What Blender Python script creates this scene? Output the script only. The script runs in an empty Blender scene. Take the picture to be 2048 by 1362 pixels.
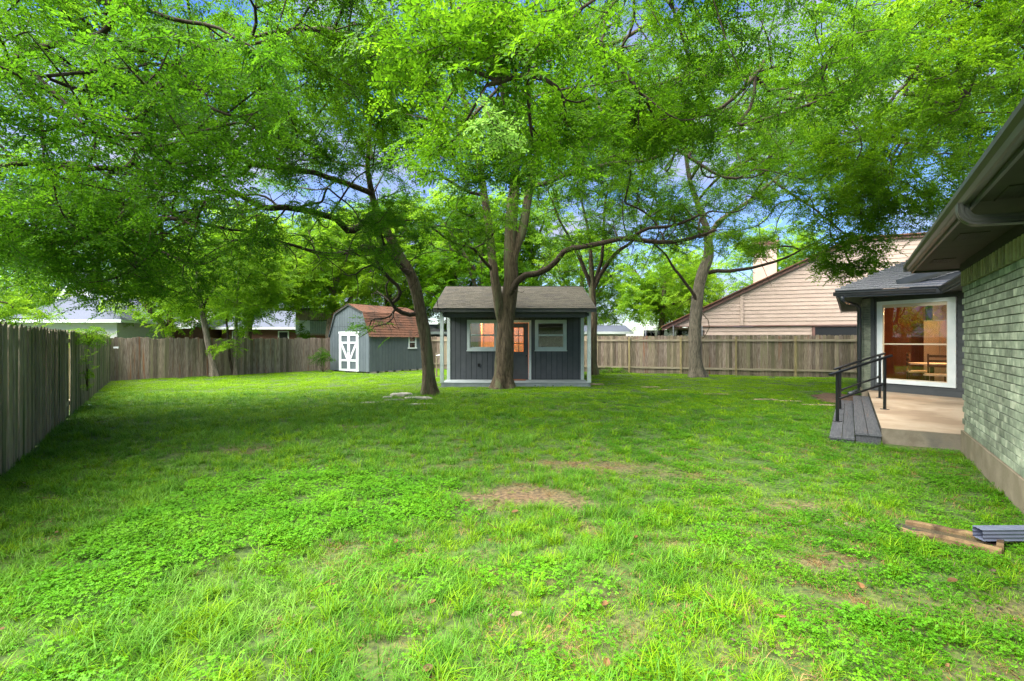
import bpy, math, random
import numpy as np
from mathutils import Vector, Matrix, Euler, noise
R = math.radians
rng = random.Random(7)
nr = np.random.default_rng(7)
C = bpy.context.scene.collection
scene = bpy.context.scene

# ------------------------------------------------------------ camera, sky, sun, exposure
F = 1000.0; CH = 1.6
cam = bpy.data.cameras.new('camera'); camo = bpy.data.objects.new('camera', cam); C.objects.link(camo)
camo.location = (0, 0, CH); camo.rotation_euler = (R(90), 0, 0)
cam.sensor_width = 36; cam.lens = 36 * F / 2048; cam.clip_start = .05; cam.clip_end = 2000
scene.camera = camo

SUN_EL, SUN_AZ = 60, 240          # azimuth measured clockwise from +Y
w = bpy.data.worlds.new('World'); scene.world = w; w.use_nodes = True
nt = w.node_tree; nt.nodes.clear()
wo = nt.nodes.new('ShaderNodeOutputWorld'); bg = nt.nodes.new('ShaderNodeBackground')
sky = nt.nodes.new('ShaderNodeTexSky'); sky.sky_type = 'NISHITA'; sky.sun_disc = False
sky.sun_elevation = R(SUN_EL); sky.sun_rotation = R(SUN_AZ)
sky.air_density = 1.0; sky.dust_density = .6; sky.ozone_density = 3.0
tc = nt.nodes.new('ShaderNodeTexCoord')
mp = nt.nodes.new('ShaderNodeMapping'); mp.inputs['Scale'].default_value = (1.6, 1.6, 4.5)
cn = nt.nodes.new('ShaderNodeTexNoise'); cn.inputs['Scale'].default_value = 1.7; cn.inputs['Detail'].default_value = 7; cn.inputs['Roughness'].default_value = .55
cr = nt.nodes.new('ShaderNodeValToRGB'); cr.color_ramp.elements[0].position = .40; cr.color_ramp.elements[1].position = .62
cm = nt.nodes.new('ShaderNodeMixRGB'); cm.inputs[2].default_value = (1.15, 1.25, 1.75, 1)
hs = nt.nodes.new('ShaderNodeHueSaturation'); hs.inputs['Saturation'].default_value = 1.3; hs.inputs['Value'].default_value = .52; hs.inputs['Hue'].default_value = .515
nt.links.new(tc.outputs['Generated'], mp.inputs[0]); nt.links.new(mp.outputs[0], cn.inputs['Vector'])
nt.links.new(cn.outputs['Fac'], cr.inputs[0]); nt.links.new(cr.outputs[0], cm.inputs[0])
nt.links.new(sky.outputs[0], hs.inputs['Color']); nt.links.new(hs.outputs[0], cm.inputs[1])
nt.links.new(cm.outputs[0], bg.inputs[0]); nt.links.new(bg.outputs[0], wo.inputs[0])
bg.inputs[1].default_value = .115
sun = bpy.data.lights.new('sun', 'SUN'); sun.energy = 5.0; sun.angle = R(80); sun.color = (1, .95, .86)
so = bpy.data.objects.new('sun', sun); C.objects.link(so)
sd = Vector((math.sin(R(SUN_AZ)) * math.cos(R(SUN_EL)), math.cos(R(SUN_AZ)) * math.cos(R(SUN_EL)), math.sin(R(SUN_EL))))
so.rotation_euler = sd.to_track_quat('Z', 'Y').to_euler(); so.location = sd * 50
vs = scene.view_settings; vs.view_transform = 'Standard'; vs.look = 'None'; vs.gamma = 1; vs.use_curve_mapping = False
vs.exposure = 2.32
scene.render.engine = 'CYCLES'
scene.cycles.use_denoising = True
scene.cycles.denoising_prefilter = 'NONE'
scene.cycles.denoising_input_passes = 'RGB_ALBEDO_NORMAL'
scene.cycles.max_bounces = 8; scene.cycles.transparent_max_bounces = 12; scene.cycles.diffuse_bounces = 4; scene.cycles.transmission_bounces = 5

# ------------------------------------------------------------ helpers
def P(px, py, Y):                      # a point at depth Y seen at that place of the photograph
    return Vector(((px - 1024) / F * Y, Y, CH + (681 - py) / F * Y))

def node_mat(name):
    m = bpy.data.materials.new(name); m.use_nodes = True
    t = m.node_tree; b = t.nodes['Principled BSDF']
    return m, t, b

def mat(name, col, col2=None, rough=.6, scale=6, stretch=(1, 1, 1), bump=.0, bscale=None, spec=.3, rnd=.0, metal=0, detail=6, lo=.35, hi=.65, col3=None, s3=1.2, c3lo=.5, c3hi=.62, bdist=.01):
    m, t, b = node_mat(name)
    N, L = t.nodes, t.links
    b.inputs['Roughness'].default_value = rough; b.inputs['Specular IOR Level'].default_value = spec
    b.inputs['Metallic'].default_value = metal
    c4 = (*col, 1)
    tcn = N.new('ShaderNodeTexCoord'); mpn = N.new('ShaderNodeMapping'); mpn.inputs['Scale'].default_value = stretch
    oi = N.new('ShaderNodeObjectInfo')
    addv = N.new('ShaderNodeVectorMath'); addv.operation = 'ADD'
    mulr = N.new('ShaderNodeMath'); mulr.operation = 'MULTIPLY'; mulr.inputs[1].default_value = 37.0
    L.new(oi.outputs['Random'], mulr.inputs[0]); L.new(tcn.outputs['Object'], addv.inputs[0]); L.new(mulr.outputs[0], addv.inputs[1])
    L.new(addv.outputs[0], mpn.inputs[0])
    n1 = N.new('ShaderNodeTexNoise'); n1.inputs['Scale'].default_value = scale; n1.inputs['Detail'].default_value = detail; n1.inputs['Roughness'].default_value = .62
    L.new(mpn.outputs[0], n1.inputs['Vector'])
    rp = N.new('ShaderNodeValToRGB'); rp.color_ramp.elements[0].position = lo; rp.color_ramp.elements[1].position = hi
    rp.color_ramp.elements[0].color = c4; rp.color_ramp.elements[1].color = (*(col2 or col), 1)
    L.new(n1.outputs['Fac'], rp.inputs[0]); out = rp.outputs[0]
    if col3:
        n3 = N.new('ShaderNodeTexNoise'); n3.inputs['Scale'].default_value = s3; n3.inputs['Detail'].default_value = 5
        L.new(mpn.outputs[0], n3.inputs['Vector'])
        r3 = N.new('ShaderNodeValToRGB'); r3.color_ramp.elements[0].position = c3lo; r3.color_ramp.elements[1].position = c3hi
        L.new(n3.outputs['Fac'], r3.inputs[0])
        mx = N.new('ShaderNodeMixRGB'); mx.inputs[2].default_value = (*col3, 1)
        L.new(r3.outputs[0], mx.inputs[0]); L.new(out, mx.inputs[1]); out = mx.outputs[0]
    if rnd:
        mr = N.new('ShaderNodeMapRange'); mr.inputs['To Min'].default_value = 1 - rnd; mr.inputs['To Max'].default_value = 1 + rnd
        L.new(oi.outputs['Random'], mr.inputs[0])
        h = N.new('ShaderNodeHueSaturation'); L.new(mr.outputs[0], h.inputs['Value']); L.new(out, h.inputs['Color']); out = h.outputs[0]
    L.new(out, b.inputs['Base Color'])
    if bump:
        n2 = N.new('ShaderNodeTexNoise'); n2.inputs['Scale'].default_value = bscale or scale * 3; n2.inputs['Detail'].default_value = 8
        L.new(mpn.outputs[0], n2.inputs['Vector'])
        bp = N.new('ShaderNodeBump'); bp.inputs['Strength'].default_value = bump; bp.inputs['Distance'].default_value = bdist
        L.new(n2.outputs['Fac'], bp.inputs['Height']); L.new(bp.outputs[0], b.inputs['Normal'])
    return m

def leaf_mat(name, cols, trans=.45, patch=.25, rough=.5, tsc=1.4, pcol=None):
    """green blades / leaves: colour per instance and by place, partly letting light through"""
    m, t, b = node_mat(name); N, L = t.nodes, t.links
    oi = N.new('ShaderNodeObjectInfo')
    rp = N.new('ShaderNodeValToRGB'); e = rp.color_ramp.elements
    e[0].color = (*cols[0], 1); e[1].color = (*cols[-1], 1); e[1].position = 1
    for i, c in enumerate(cols[1:-1]):
        q = e.new((i + 1) / (len(cols) - 1)); q.color = (*c, 1)
    g = N.new('ShaderNodeNewGeometry')
    ns = N.new('ShaderNodeTexNoise'); ns.inputs['Scale'].default_value = patch; ns.inputs['Detail'].default_value = 4
    L.new(g.outputs['Position'], ns.inputs['Vector'])
    isl = N.new('ShaderNodeMath'); isl.operation = 'MULTIPLY'; isl.inputs[1].default_value = .3
    L.new(g.outputs['Random Per Island'], isl.inputs[0])
    m1 = N.new('ShaderNodeMath'); m1.operation = 'MULTIPLY'; m1.inputs[1].default_value = .42
    L.new(oi.outputs['Random'], m1.inputs[0])
    mr = N.new('ShaderNodeMapRange'); mr.inputs['From Min'].default_value = .35; mr.inputs['From Max'].default_value = .65; mr.inputs['To Max'].default_value = .4
    L.new(ns.outputs['Fac'], mr.inputs[0])
    a = N.new('ShaderNodeMath'); a.operation = 'ADD'; L.new(m1.outputs[0], a.inputs[0]); L.new(mr.outputs[0], a.inputs[1])
    a2 = N.new('ShaderNodeMath'); a2.operation = 'ADD'; L.new(a.outputs[0], a2.inputs[0]); L.new(isl.outputs[0], a2.inputs[1])
    L.new(a2.outputs[0], rp.inputs[0])
    col = rp.outputs[0]
    L.new(col, b.inputs['Base Color']); b.inputs['Roughness'].default_value = rough; b.inputs['Specular IOR Level'].default_value = .16
    tr = N.new('ShaderNodeBsdfTranslucent'); hb = N.new('ShaderNodeHueSaturation'); hb.inputs['Value'].default_value = tsc; hb.inputs['Hue'].default_value = .488
    L.new(col, hb.inputs['Color']); L.new(hb.outputs[0], tr.inputs[0])
    mx = N.new('ShaderNodeMixShader'); mx.inputs[0].default_value = trans
    L.new(b.outputs[0], mx.inputs[1]); L.new(tr.outputs[0], mx.inputs[2]); L.new(mx.outputs[0], N['Material Output'].inputs[0])
    return m

def glass_mat(name, refl=.08, tint=(1, 1, 1)):
    m = bpy.data.materials.new(name); m.use_nodes = True; t = m.node_tree; t.nodes.clear(); N, L = t.nodes, t.links
    o = N.new('ShaderNodeOutputMaterial'); tr = N.new('ShaderNodeBsdfTransparent'); tr.inputs[0].default_value = (*tint, 1)
    gl = N.new('ShaderNodeBsdfGlossy'); gl.inputs['Roughness'].default_value = .01
    fr = N.new('ShaderNodeFresnel'); fr.inputs['IOR'].default_value = 1.45
    ad = N.new('ShaderNodeMath'); ad.inputs[1].default_value = refl; L.new(fr.outputs[0], ad.inputs[0])
    mx = N.new('ShaderNodeMixShader'); L.new(ad.outputs[0], mx.inputs[0]); L.new(tr.outputs[0], mx.inputs[1]); L.new(gl.outputs[0], mx.inputs[2])
    L.new(mx.outputs[0], o.inputs[0]); return m

def emit_mat(name, col, s):
    m = bpy.data.materials.new(name); m.use_nodes = True; t = m.node_tree; t.nodes.clear()
    o = t.nodes.new('ShaderNodeOutputMaterial'); e = t.nodes.new('ShaderNodeEmission'); e.inputs[0].default_value = (*col, 1); e.inputs[1].default_value = s
    t.links.new(e.outputs[0], o.inputs[0]); return m

class MB:
    def __init__(s): s.v = []; s.f = []
    def poly(s, pts):
        k = len(s.v); s.v += [tuple(p) for p in pts]; s.f.append(tuple(range(k, k + len(pts)))); return s
    def prism(s, lo, hi):               # two matching outlines
        k = len(s.v); n = len(lo); s.v += [tuple(p) for p in lo] + [tuple(p) for p in hi]
        s.f.append(tuple(range(k + n - 1, k - 1, -1))); s.f.append(tuple(range(k + n, k + 2 * n)))
        for i in range(n):
            j = (i + 1) % n; s.f.append((k + i, k + j, k + n + j, k + n + i))
        return s
    def box(s, x0, x1, y0, y1, z0, z1):
        return s.prism([(x0, y0, z0), (x1, y0, z0), (x1, y1, z0), (x0, y1, z0)], [(x0, y0, z1), (x1, y0, z1), (x1, y1, z1), (x0, y1, z1)])
    def xz(s, pts, y0, y1):             # outline in x,z pushed along y
        return s.prism([(x, y1, z) for x, z in pts], [(x, y0, z) for x, z in pts])
    def yz(s, pts, x0, x1):
        return s.prism([(x0, y, z) for y, z in pts], [(x1, y, z) for y, z in pts])
    def xy(s, pts, z0, z1):
        return s.prism([(x, y, z0) for x, y in pts], [(x, y, z1) for x, y in pts])
    def bar(s, a, b, wd, ht=None, up=(0, 0, 1)):
        a, b = Vector(a), Vector(b); t = (b - a).normalized(); up = Vector(up)
        if abs(t.dot(up)) > .98: up = Vector((1, 0, 0))
        x = t.cross(up).normalized() * wd / 2; y = t.cross(x).normalized() * (ht or wd) / 2
        q = [x + y, x - y, -x - y, -x + y]
        return s.prism([a + c for c in q], [b + c for c in q])
    def tube(s, pts, rad, n=8, caps=True):
        pts = [Vector(p) for p in pts]; k0 = len(s.v); up = Vector((.13, .2, 1)).normalized(); prev = None
        rs = rad if isinstance(rad, (list, tuple)) else [rad] * len(pts)
        for i, p in enumerate(pts):
            t = (pts[min(i + 1, len(pts) - 1)] - pts[max(i - 1, 0)]).normalized()
            x = t.cross(up if prev is None else prev.cross(t)); 
            if x.length < 1e-4: x = t.cross(Vector((1, 0, 0)))
            x.normalize(); y = t.cross(x).normalized(); prev = x if False else None
            for j in range(n):
                a = 2 * math.pi * j / n; s.v.append(tuple(p + (x * math.cos(a) + y * math.sin(a)) * rs[i]))
        for i in range(len(pts) - 1):
            for j in range(n):
                a = k0 + i * n + j; b = k0 + i * n + (j + 1) % n; s.f.append((a, b, b + n, a + n))
        if caps:
            s.f.append(tuple(k0 + j for j in range(n))[::-1]); e = k0 + (len(pts) - 1) * n; s.f.append(tuple(e + j for j in range(n)))
        return s
    def mesh(s, name, m, smooth=False):
        me = bpy.data.meshes.new(name); me.from_pydata(s.v, [], s.f); me.update()
        for q in (m if isinstance(m, (list, tuple)) else [m]): me.materials.append(q)
        if smooth: me.polygons.foreach_set('use_smooth', [True] * len(me.polygons))
        return me
    def build(s, name, m, parent=None, smooth=False, kind=None, label=None, loc=None):
        return put(name, s.mesh(name, m, smooth), parent, kind, label, loc)

def put(name, me, parent=None, kind=None, label=None, loc=None, rot=None):
    o = bpy.data.objects.new(name, me); C.objects.link(o)
    if parent: o.parent = parent
    if kind: o['kind'] = kind
    if label: o['label'] = label
    if loc is not None: o.location = loc
    if rot is not None: o.rotation_euler = rot
    return o

def tag(o, label, cat, group=None):
    o['label'] = label; o['category'] = cat
    if group: o['group'] = group
    return o

def thing(name, label, cat, loc=(0, 0, 0), rz=0, group=None):
    o = bpy.data.objects.new(name, None); C.objects.link(o); o.location = loc; o.rotation_euler = (0, 0, rz)
    o.empty_display_size = .2
    return tag(o, label, cat, group)

# ------------------------------------------------------------ materials
M = {}
M['picket'] = mat('weathered_picket_wood', (.13, .10, .07), (.32, .265, .20), rough=.85, scale=9, stretch=(6, 6, .35), bump=.6, rnd=.4, col3=(.20, .18, .11), s3=1.1)
M['picket_dark'] = mat('mossy_picket_wood', (.155, .135, .09), (.37, .33, .24), rough=.9, scale=9, stretch=(6, 6, .35), bump=.6, rnd=.25, col3=(.09, .12, .05), s3=.9)
M['picket_brown'] = mat('grey_brown_picket_wood', (.14, .095, .07), (.36, .30, .25), rough=.88, scale=9, stretch=(6, 6, .35), bump=.5, rnd=.3, col3=(.26, .12, .06), s3=1.3, c3lo=.56, c3hi=.7)
M['rail_wood'] = mat('fence_rail_wood', (.24, .205, .14), (.40, .35, .26), rough=.85, scale=8, stretch=(.5, 6, 6), bump=.3)
M['post_wood'] = mat('treated_post_wood', (.20, .17, .075), (.38, .31, .17), rough=.85, scale=8, stretch=(6, 6, .4), bump=.3, rnd=.15)
M['slate_paint'] = mat('blue_grey_painted_siding', (.085, .108, .122), (.10, .126, .14), rough=.55, scale=3, rnd=.05, bump=.12, bscale=60)
M['groove'] = mat('dark_siding_groove', (.016, .019, .022), rough=.8)
M['dark_paint'] = mat('charcoal_painted_siding', (.060, .068, .074), (.074, .082, .088), rough=.55, scale=3, rnd=.06, bump=.12, bscale=60)
M['trim_white'] = mat('white_trim_paint', (.60, .66, .68), (.68, .73, .74), rough=.5, scale=5, bump=.05)
M['trim_pale'] = mat('pale_grey_trim_paint', (.42, .49, .48), (.50, .57, .55), rough=.5, scale=4)
M['deck_grey'] = mat('grey_deck_paint', (.20, .24, .25), (.28, .32, .32), rough=.7, scale=4)
M['fascia_dark'] = mat('charcoal_fascia', (.035, .040, .038), (.05, .055, .05), rough=.5)
M['soffit'] = mat('dark_taupe_soffit', (.021, .021, .016), (.032, .031, .024), rough=.7, scale=2.5, bump=.1)
M['gutter'] = mat('bronze_gutter_metal', (.024, .027, .022), (.034, .037, .031), rough=.35, spec=.5, scale=2)
M['navy_gutter'] = mat('navy_grey_gutter_metal', (.03, .037, .045), (.045, .052, .06), rough=.35, spec=.5)
M['shingle'] = mat('grey_brown_asphalt_shingle', (.062, .057, .046), (.155, .14, .11), rough=.95, scale=55, bump=.6, rnd=.1, col3=(.085, .078, .066), s3=3, detail=3)
M['shingle_blue'] = mat('blue_grey_asphalt_shingle', (.055, .065, .095), (.10, .115, .155), rough=.95, scale=30, bump=.4)
M['shingle_red'] = mat('red_brown_shingle', (.105, .05, .032), (.18, .085, .052), rough=.95, scale=40, bump=.5, col3=(.09, .05, .035), s3=2)
M['shingle_grey'] = mat('grey_patio_roof_shingle', (.15, .15, .17), (.30, .30, .32), rough=.9, scale=40, bump=.4)
M['interior_wood'] = mat('orange_pine_boards', (.34, .14, .045), (.52, .24, .08), rough=.5, scale=5, stretch=(4, 4, .3), rnd=.1)
M['interior_warm'] = mat('warm_brown_interior_wall', (.22, .075, .035), (.30, .11, .05), rough=.6, scale=3)
M['interior_pale'] = mat('cream_interior_paint', (.55, .48, .36), rough=.6)
M['interior_floor'] = mat('dark_wood_floor', (.10, .05, .025), (.16, .08, .04), rough=.3, scale=5, stretch=(.3, 4, 1))
M['dark'] = mat('dark_interior', (.015, .017, .02), rough=.6)
M['glass'] = glass_mat('window_glass', .09, (.8, .8, .8))
M['glass_big'] = glass_mat('picture_window_glass', .05, (.85, .85, .85))
M['screen'] = glass_mat('tinted_lower_sash', .10, (.45, .45, .48))
M['brick'] = mat('foliage_light_tinted_brick', (.125, .155, .115), (.25, .29, .215), rough=.85, scale=7, bump=.5, bscale=50, rnd=.30, col3=(.38, .42, .32), s3=5, c3lo=.52, c3hi=.68)  # green cast of foliage light is mixed into the grey-tan brick colour
M['soldier'] = mat('tan_green_soldier_brick', (.22, .215, .11), (.33, .32, .18), rough=.85, scale=9, bump=.5, bscale=50, rnd=.3)
M['mortar'] = mat('pale_green_grey_mortar', (.17, .185, .125), (.25, .265, .19), rough=.95, scale=20, bump=.5)
M['foundation'] = mat('stained_concrete_foundation', (.165, .14, .095), (.24, .205, .15), rough=.9, scale=4, bump=.3, bscale=40, col3=(.17, .15, .10), s3=1.6)
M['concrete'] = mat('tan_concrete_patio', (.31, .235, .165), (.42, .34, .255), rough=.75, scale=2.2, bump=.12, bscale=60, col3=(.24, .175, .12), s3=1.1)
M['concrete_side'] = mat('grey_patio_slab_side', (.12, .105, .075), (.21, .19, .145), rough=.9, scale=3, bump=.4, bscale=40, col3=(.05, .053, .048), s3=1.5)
M['step_wood'] = mat('grey_stained_step_board', (.035, .038, .045), (.085, .09, .10), rough=.6, scale=8, stretch=(6, .35, 6), bump=.3, rnd=.15)
M['black_metal'] = mat('black_railing_metal', (.010, .011, .013), rough=.3, spec=.6)
M['bark'] = mat('furrowed_brown_bark', (.038, .028, .016), (.135, .105, .065), rough=.95, scale=9, stretch=(3.2, 3.2, .45), bump=1.0, bscale=22, col3=(.11, .12, .06), s3=1.2, bdist=.03)
M['bark_dark'] = mat('dark_limb_bark', (.022, .016, .011), (.065, .05, .033), rough=.95, scale=9, stretch=(3, 3, 1), bump=.7, bscale=25)
M['bark_pale'] = mat('pale_grey_bark', (.075, .066, .048), (.22, .19, .145), rough=.95, scale=9, stretch=(3.2, 3.2, .5), bump=.9, bscale=22, bdist=.02)
M['stone'] = mat('flat_grey_limestone', (.22, .21, .17), (.40, .38, .32), rough=.95, scale=6, bump=.7, bscale=18, col3=(.14, .17, .09), s3=2.2)
M['paver'] = mat('pinkish_paver', (.19, .135, .095), (.28, .21, .155), rough=.9, scale=8, bump=.4)
M['pink_siding'] = mat('pinkish_tan_lap_siding', (.37, .285, .235), (.43, .335, .28), rough=.6, scale=2, rnd=.04)
M['pink_trim'] = mat('mauve_trim', (.16, .085, .072), (.20, .11, .092), rough=.6)
M['white_wall'] = mat('white_house_wall', (.45, .46, .44), (.50, .51, .49), rough=.6)
M['far_brick'] = mat('dark_red_far_brick', (.10, .045, .035), (.17, .09, .07), rough=.9, scale=16, stretch=(1, 1, 4))
M['old_boards'] = mat('weathered_shack_boards', (.16, .14, .12), (.33, .30, .26), rough=.9, scale=9, stretch=(6, 6, .4), rnd=.25)
M['panel_blue'] = mat('pale_blue_panel', (.45, .55, .62), (.52, .61, .68), rough=.6)
M['corrugated'] = mat('grey_green_corrugated_metal', (.24, .33, .32), (.32, .41, .39), rough=.4)
M['splash'] = mat('tan_splash_block_concrete', (.095, .060, .027), (.17, .115, .056), rough=.85, scale=9, bump=.5, bscale=30, col3=(.045, .028, .014), s3=7)
M['spout'] = mat('slate_blue_downspout', (.085, .10, .15), (.115, .135, .19), rough=.4, spec=.5)
M['mulch'] = mat('brown_mulch_soil', (.045, .028, .018), (.14, .085, .055), rough=1, scale=14, bump=1, bscale=40)
M['dry_leaf'] = mat('dry_orange_brown_leaf', (.075, .036, .012), (.13, .065, .022), rough=.7, rnd=.35, scale=20)
M['dry_pale'] = mat('dry_tan_leaf', (.11, .08, .042), (.16, .12, .065), rough=.7, scale=20)
M['net'] = glass_mat('black_trampoline_net', .0, (.35, .38, .36))
M['steel'] = mat('galvanised_steel', (.45, .47, .48), rough=.4, metal=.7)
M['curtain'] = mat('cream_curtain', (.75, .62, .42), (.85, .74, .55), rough=.8)
M['black'] = mat('black_plastic', (.012, .012, .012), rough=.5)
M['lamp_glow'] = emit_mat('warm_lamp_glow', (1, .72, .38), 2)
M['water'] = mat('wet_film', (.05, .045, .03), rough=.05, spec=1)
M['leafA'] = leaf_mat('tree_leaf_green', [(.012, .048, .002), (.030, .098, .003), (.060, .170, .004), (.125, .275, .009)], trans=.5, patch=.5, tsc=2.0)
M['leafB'] = leaf_mat('tree_leaf_deep_green', [(.012, .052, .003), (.028, .102, .004), (.054, .168, .006), (.110, .265, .010)], trans=.5, patch=.6, tsc=2.0)
M['leafD'] = leaf_mat('tree_leaf_painted_sunlit_green', [(.030, .095, .003), (.065, .170, .004), (.115, .255, .006), (.18, .34, .012)], trans=.5, patch=.5, tsc=1.8)  # sunlit look of the right-hand foliage is put into this lighter leaf colour
M['leafY'] = leaf_mat('tree_leaf_yellow_green', [(.040, .115, .005), (.085, .205, .008), (.145, .290, .012), (.22, .37, .022)], trans=.5, patch=.4, tsc=1.7)
M['leafP'] = leaf_mat('pale_young_leaf', [(.10, .25, .03), (.16, .34, .05), (.26, .46, .10)], trans=.45, patch=.5, tsc=1.4)
M['blade'] = leaf_mat('grass_blade_green', [(.040, .122, .002), (.092, .215, .003), (.150, .300, .004), (.215, .355, .007)], trans=.3, patch=.45, tsc=1.3)
M['blade_cool'] = leaf_mat('long_grass_cool_green', [(.026, .105, .006), (.055, .175, .010), (.100, .250, .018), (.17, .32, .045)], trans=.3, patch=.8, tsc=1.3)
M['blade_far'] = leaf_mat('painted_sunlit_lawn_green', [(.062, .165, .002), (.118, .265, .003), (.175, .335, .004), (.225, .38, .007)], trans=.3, patch=.35, tsc=1.3)  # sunlight on the far lawn is put into this lighter, yellower blade colour
M['straw'] = leaf_mat('dry_straw', [(.11, .062, .022), (.20, .125, .05), (.31, .21, .09)], trans=.2, patch=1, tsc=1.1)
M['clover'] = leaf_mat('clover_green', [(.040, .160, .005), (.075, .240, .007), (.130, .330, .010)], trans=.3, patch=1.2, tsc=1.3)
M['weed'] = leaf_mat('chickweed_green', [(.026, .115, .003), (.055, .185, .005), (.11, .27, .008)], trans=.3, patch=.9, tsc=1.3)

# ------------------------------------------------------------ ground
HA = (6.43, 7.14); Hn = (.828, -.56); Hd = (.56, .828)
def HL(X, Y):
    a, b = X - HA[0], Y - HA[1]; return (a * Hn[0] + b * Hn[1], a * Hd[0] + b * Hd[1])
def HW(x, y): return (HA[0] + x * Hn[0] + y * Hd[0], HA[1] + x * Hn[1] + y * Hd[1])

BARE = [(.10, 5.15, .62, .30, 1), (.55, 4.95, .35, .2, .9), (1.05, 6.45, .6, .22, .8), (1.35, 6.1, .4, .18, .5), (.55, 4.15, .25, .18, .5),
        (2.0, 5.9, .4, .2, .6), (-1.25, 3.75, .2, .15, .5), (.45, 2.75, .35, .16, .4), (1.4, 2.6, .3, .14, .35), (2.05, 3.05, .3, .15, .5), (2.75, 4.85, .3, .17, .8),
        (-2.9, 9.2, .5, .2, .6), (-3.9, 7.4, .6, .25, .45), (2.3, 2.45, .25, .14, .4), (-.55, 2.6, .2, .12, .4), (.3, 3.35, .3, .14, .4), (1.2, 4.0, .25, .2, .4), (2.9, 2.9, .3, .2, .6), (2.2, 3.6, .35, .16, .6)]
def bare(x, y):
    s = 0
    for bx, by, rx, ry, k in BARE:
        q = math.hypot((x - bx) / rx, (y - by) / ry) + .55 * noise.noise(Vector((x * 3.1, y * 3.1, 2.2)))
        s = max(s, k * min(1, max(0, 1.35 - q) * 1.6))
    n_ = noise.noise(Vector((x * 1.3, y * 1.3, 7.7))) + .5 * noise.noise(Vector((x * 3.7, y * 3.7, 1.1)))
    if x > -1.5 and y < 8: s = max(s, min(.6, max(0, n_ - .45) * 2.0))
    return s

def ground_mat():
    m, t, b = node_mat('lawn_soil'); N, L = t.nodes, t.links
    g = N.new('ShaderNodeNewGeometry'); at = N.new('ShaderNodeAttribute'); at.attribute_name = 'bare'
    n1 = N.new('ShaderNodeTexNoise'); n1.inputs['Scale'].default_value = 22; n1.inputs['Detail'].default_value = 8
    n2 = N.new('ShaderNodeTexNoise'); n2.inputs['Scale'].default_value = .6; n2.inputs['Detail'].default_value = 5
    L.new(g.outputs['Position'], n1.inputs['Vector']); L.new(g.outputs['Position'], n2.inputs['Vector'])
    r1 = N.new('ShaderNodeValToRGB'); r1.color_ramp.elements[0].color = (.016, .036, .004, 1); r1.color_ramp.elements[1].color = (.060, .110, .010, 1)
    r1.color_ramp.elements[0].position = .35; r1.color_ramp.elements[1].position = .65
    r2 = N.new('ShaderNodeValToRGB'); r2.color_ramp.elements[0].color = (.045, .028, .014, 1); r2.color_ramp.elements[1].color = (.17, .112, .058, 1)
    r2.color_ramp.elements[0].position = .35; r2.color_ramp.elements[1].position = .65
    L.new(n1.outputs['Fac'], r1.inputs[0]); L.new(n1.outputs['Fac'], r2.inputs[0])
    mx = N.new('ShaderNodeMixRGB'); L.new(at.outputs['Fac'], mx.inputs[0]); L.new(r1.outputs[0], mx.inputs[1]); L.new(r2.outputs[0], mx.inputs[2])
    L.new(mx.outputs[0], b.inputs['Base Color']); b.inputs['Roughness'].default_value = 1
    bp = N.new('ShaderNodeBump'); bp.inputs['Strength'].default_value = .8; bp.inputs['Distance'].default_value = .03
    L.new(n1.outputs['Fac'], bp.inputs['Height']); L.new(bp.outputs[0], b.inputs['Normal'])
    return m
xs = [-600, -200, -60, -30] + list(np.arange(-18, 18.01, .3)) + [30, 60, 200, 600]
ys = [-600, -200, -60, -20, -5] + list(np.arange(0, 31, .3)) + [45, 80, 200, 600, 1500]
vv = [(x, y, .012 * noise.noise(Vector((x * 1.5, y * 1.5, 0))) if -18 <= x <= 18 and 0 <= y <= 31 else 0) for y in ys for x in xs]
nx = len(xs); ff = [(j * nx + i, j * nx + i + 1, (j + 1) * nx + i + 1, (j + 1) * nx + i) for j in range(len(ys) - 1) for i in range(nx - 1)]
gm = bpy.data.meshes.new('ground'); gm.from_pydata(vv, [], ff); gm.update(); gm.materials.append(ground_mat())
at = gm.attributes.new('bare', 'FLOAT', 'POINT'); at.data.foreach_set('value', [min(1, bare(v[0], v[1])) for v in vv])
gm.polygons.foreach_set('use_smooth', [True] * len(gm.polygons))
put('ground', gm, kind='structure')

# mulch bed beside the steps
bed = MB()
bpts = []
for k in range(28):
    a = 2 * math.pi * k / 28; r_ = 1 + .15 * math.sin(3 * a + 1) + .08 * math.sin(7 * a)
    bx, by = HW(-1.35 + .9 * r_ * math.cos(a), 6.9 + 1.3 * r_ * math.sin(a)); bpts.append((bx, by))
bed.xy(bpts, -.02, .025).build('mulch_bed', M['mulch'], kind='structure')

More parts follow.
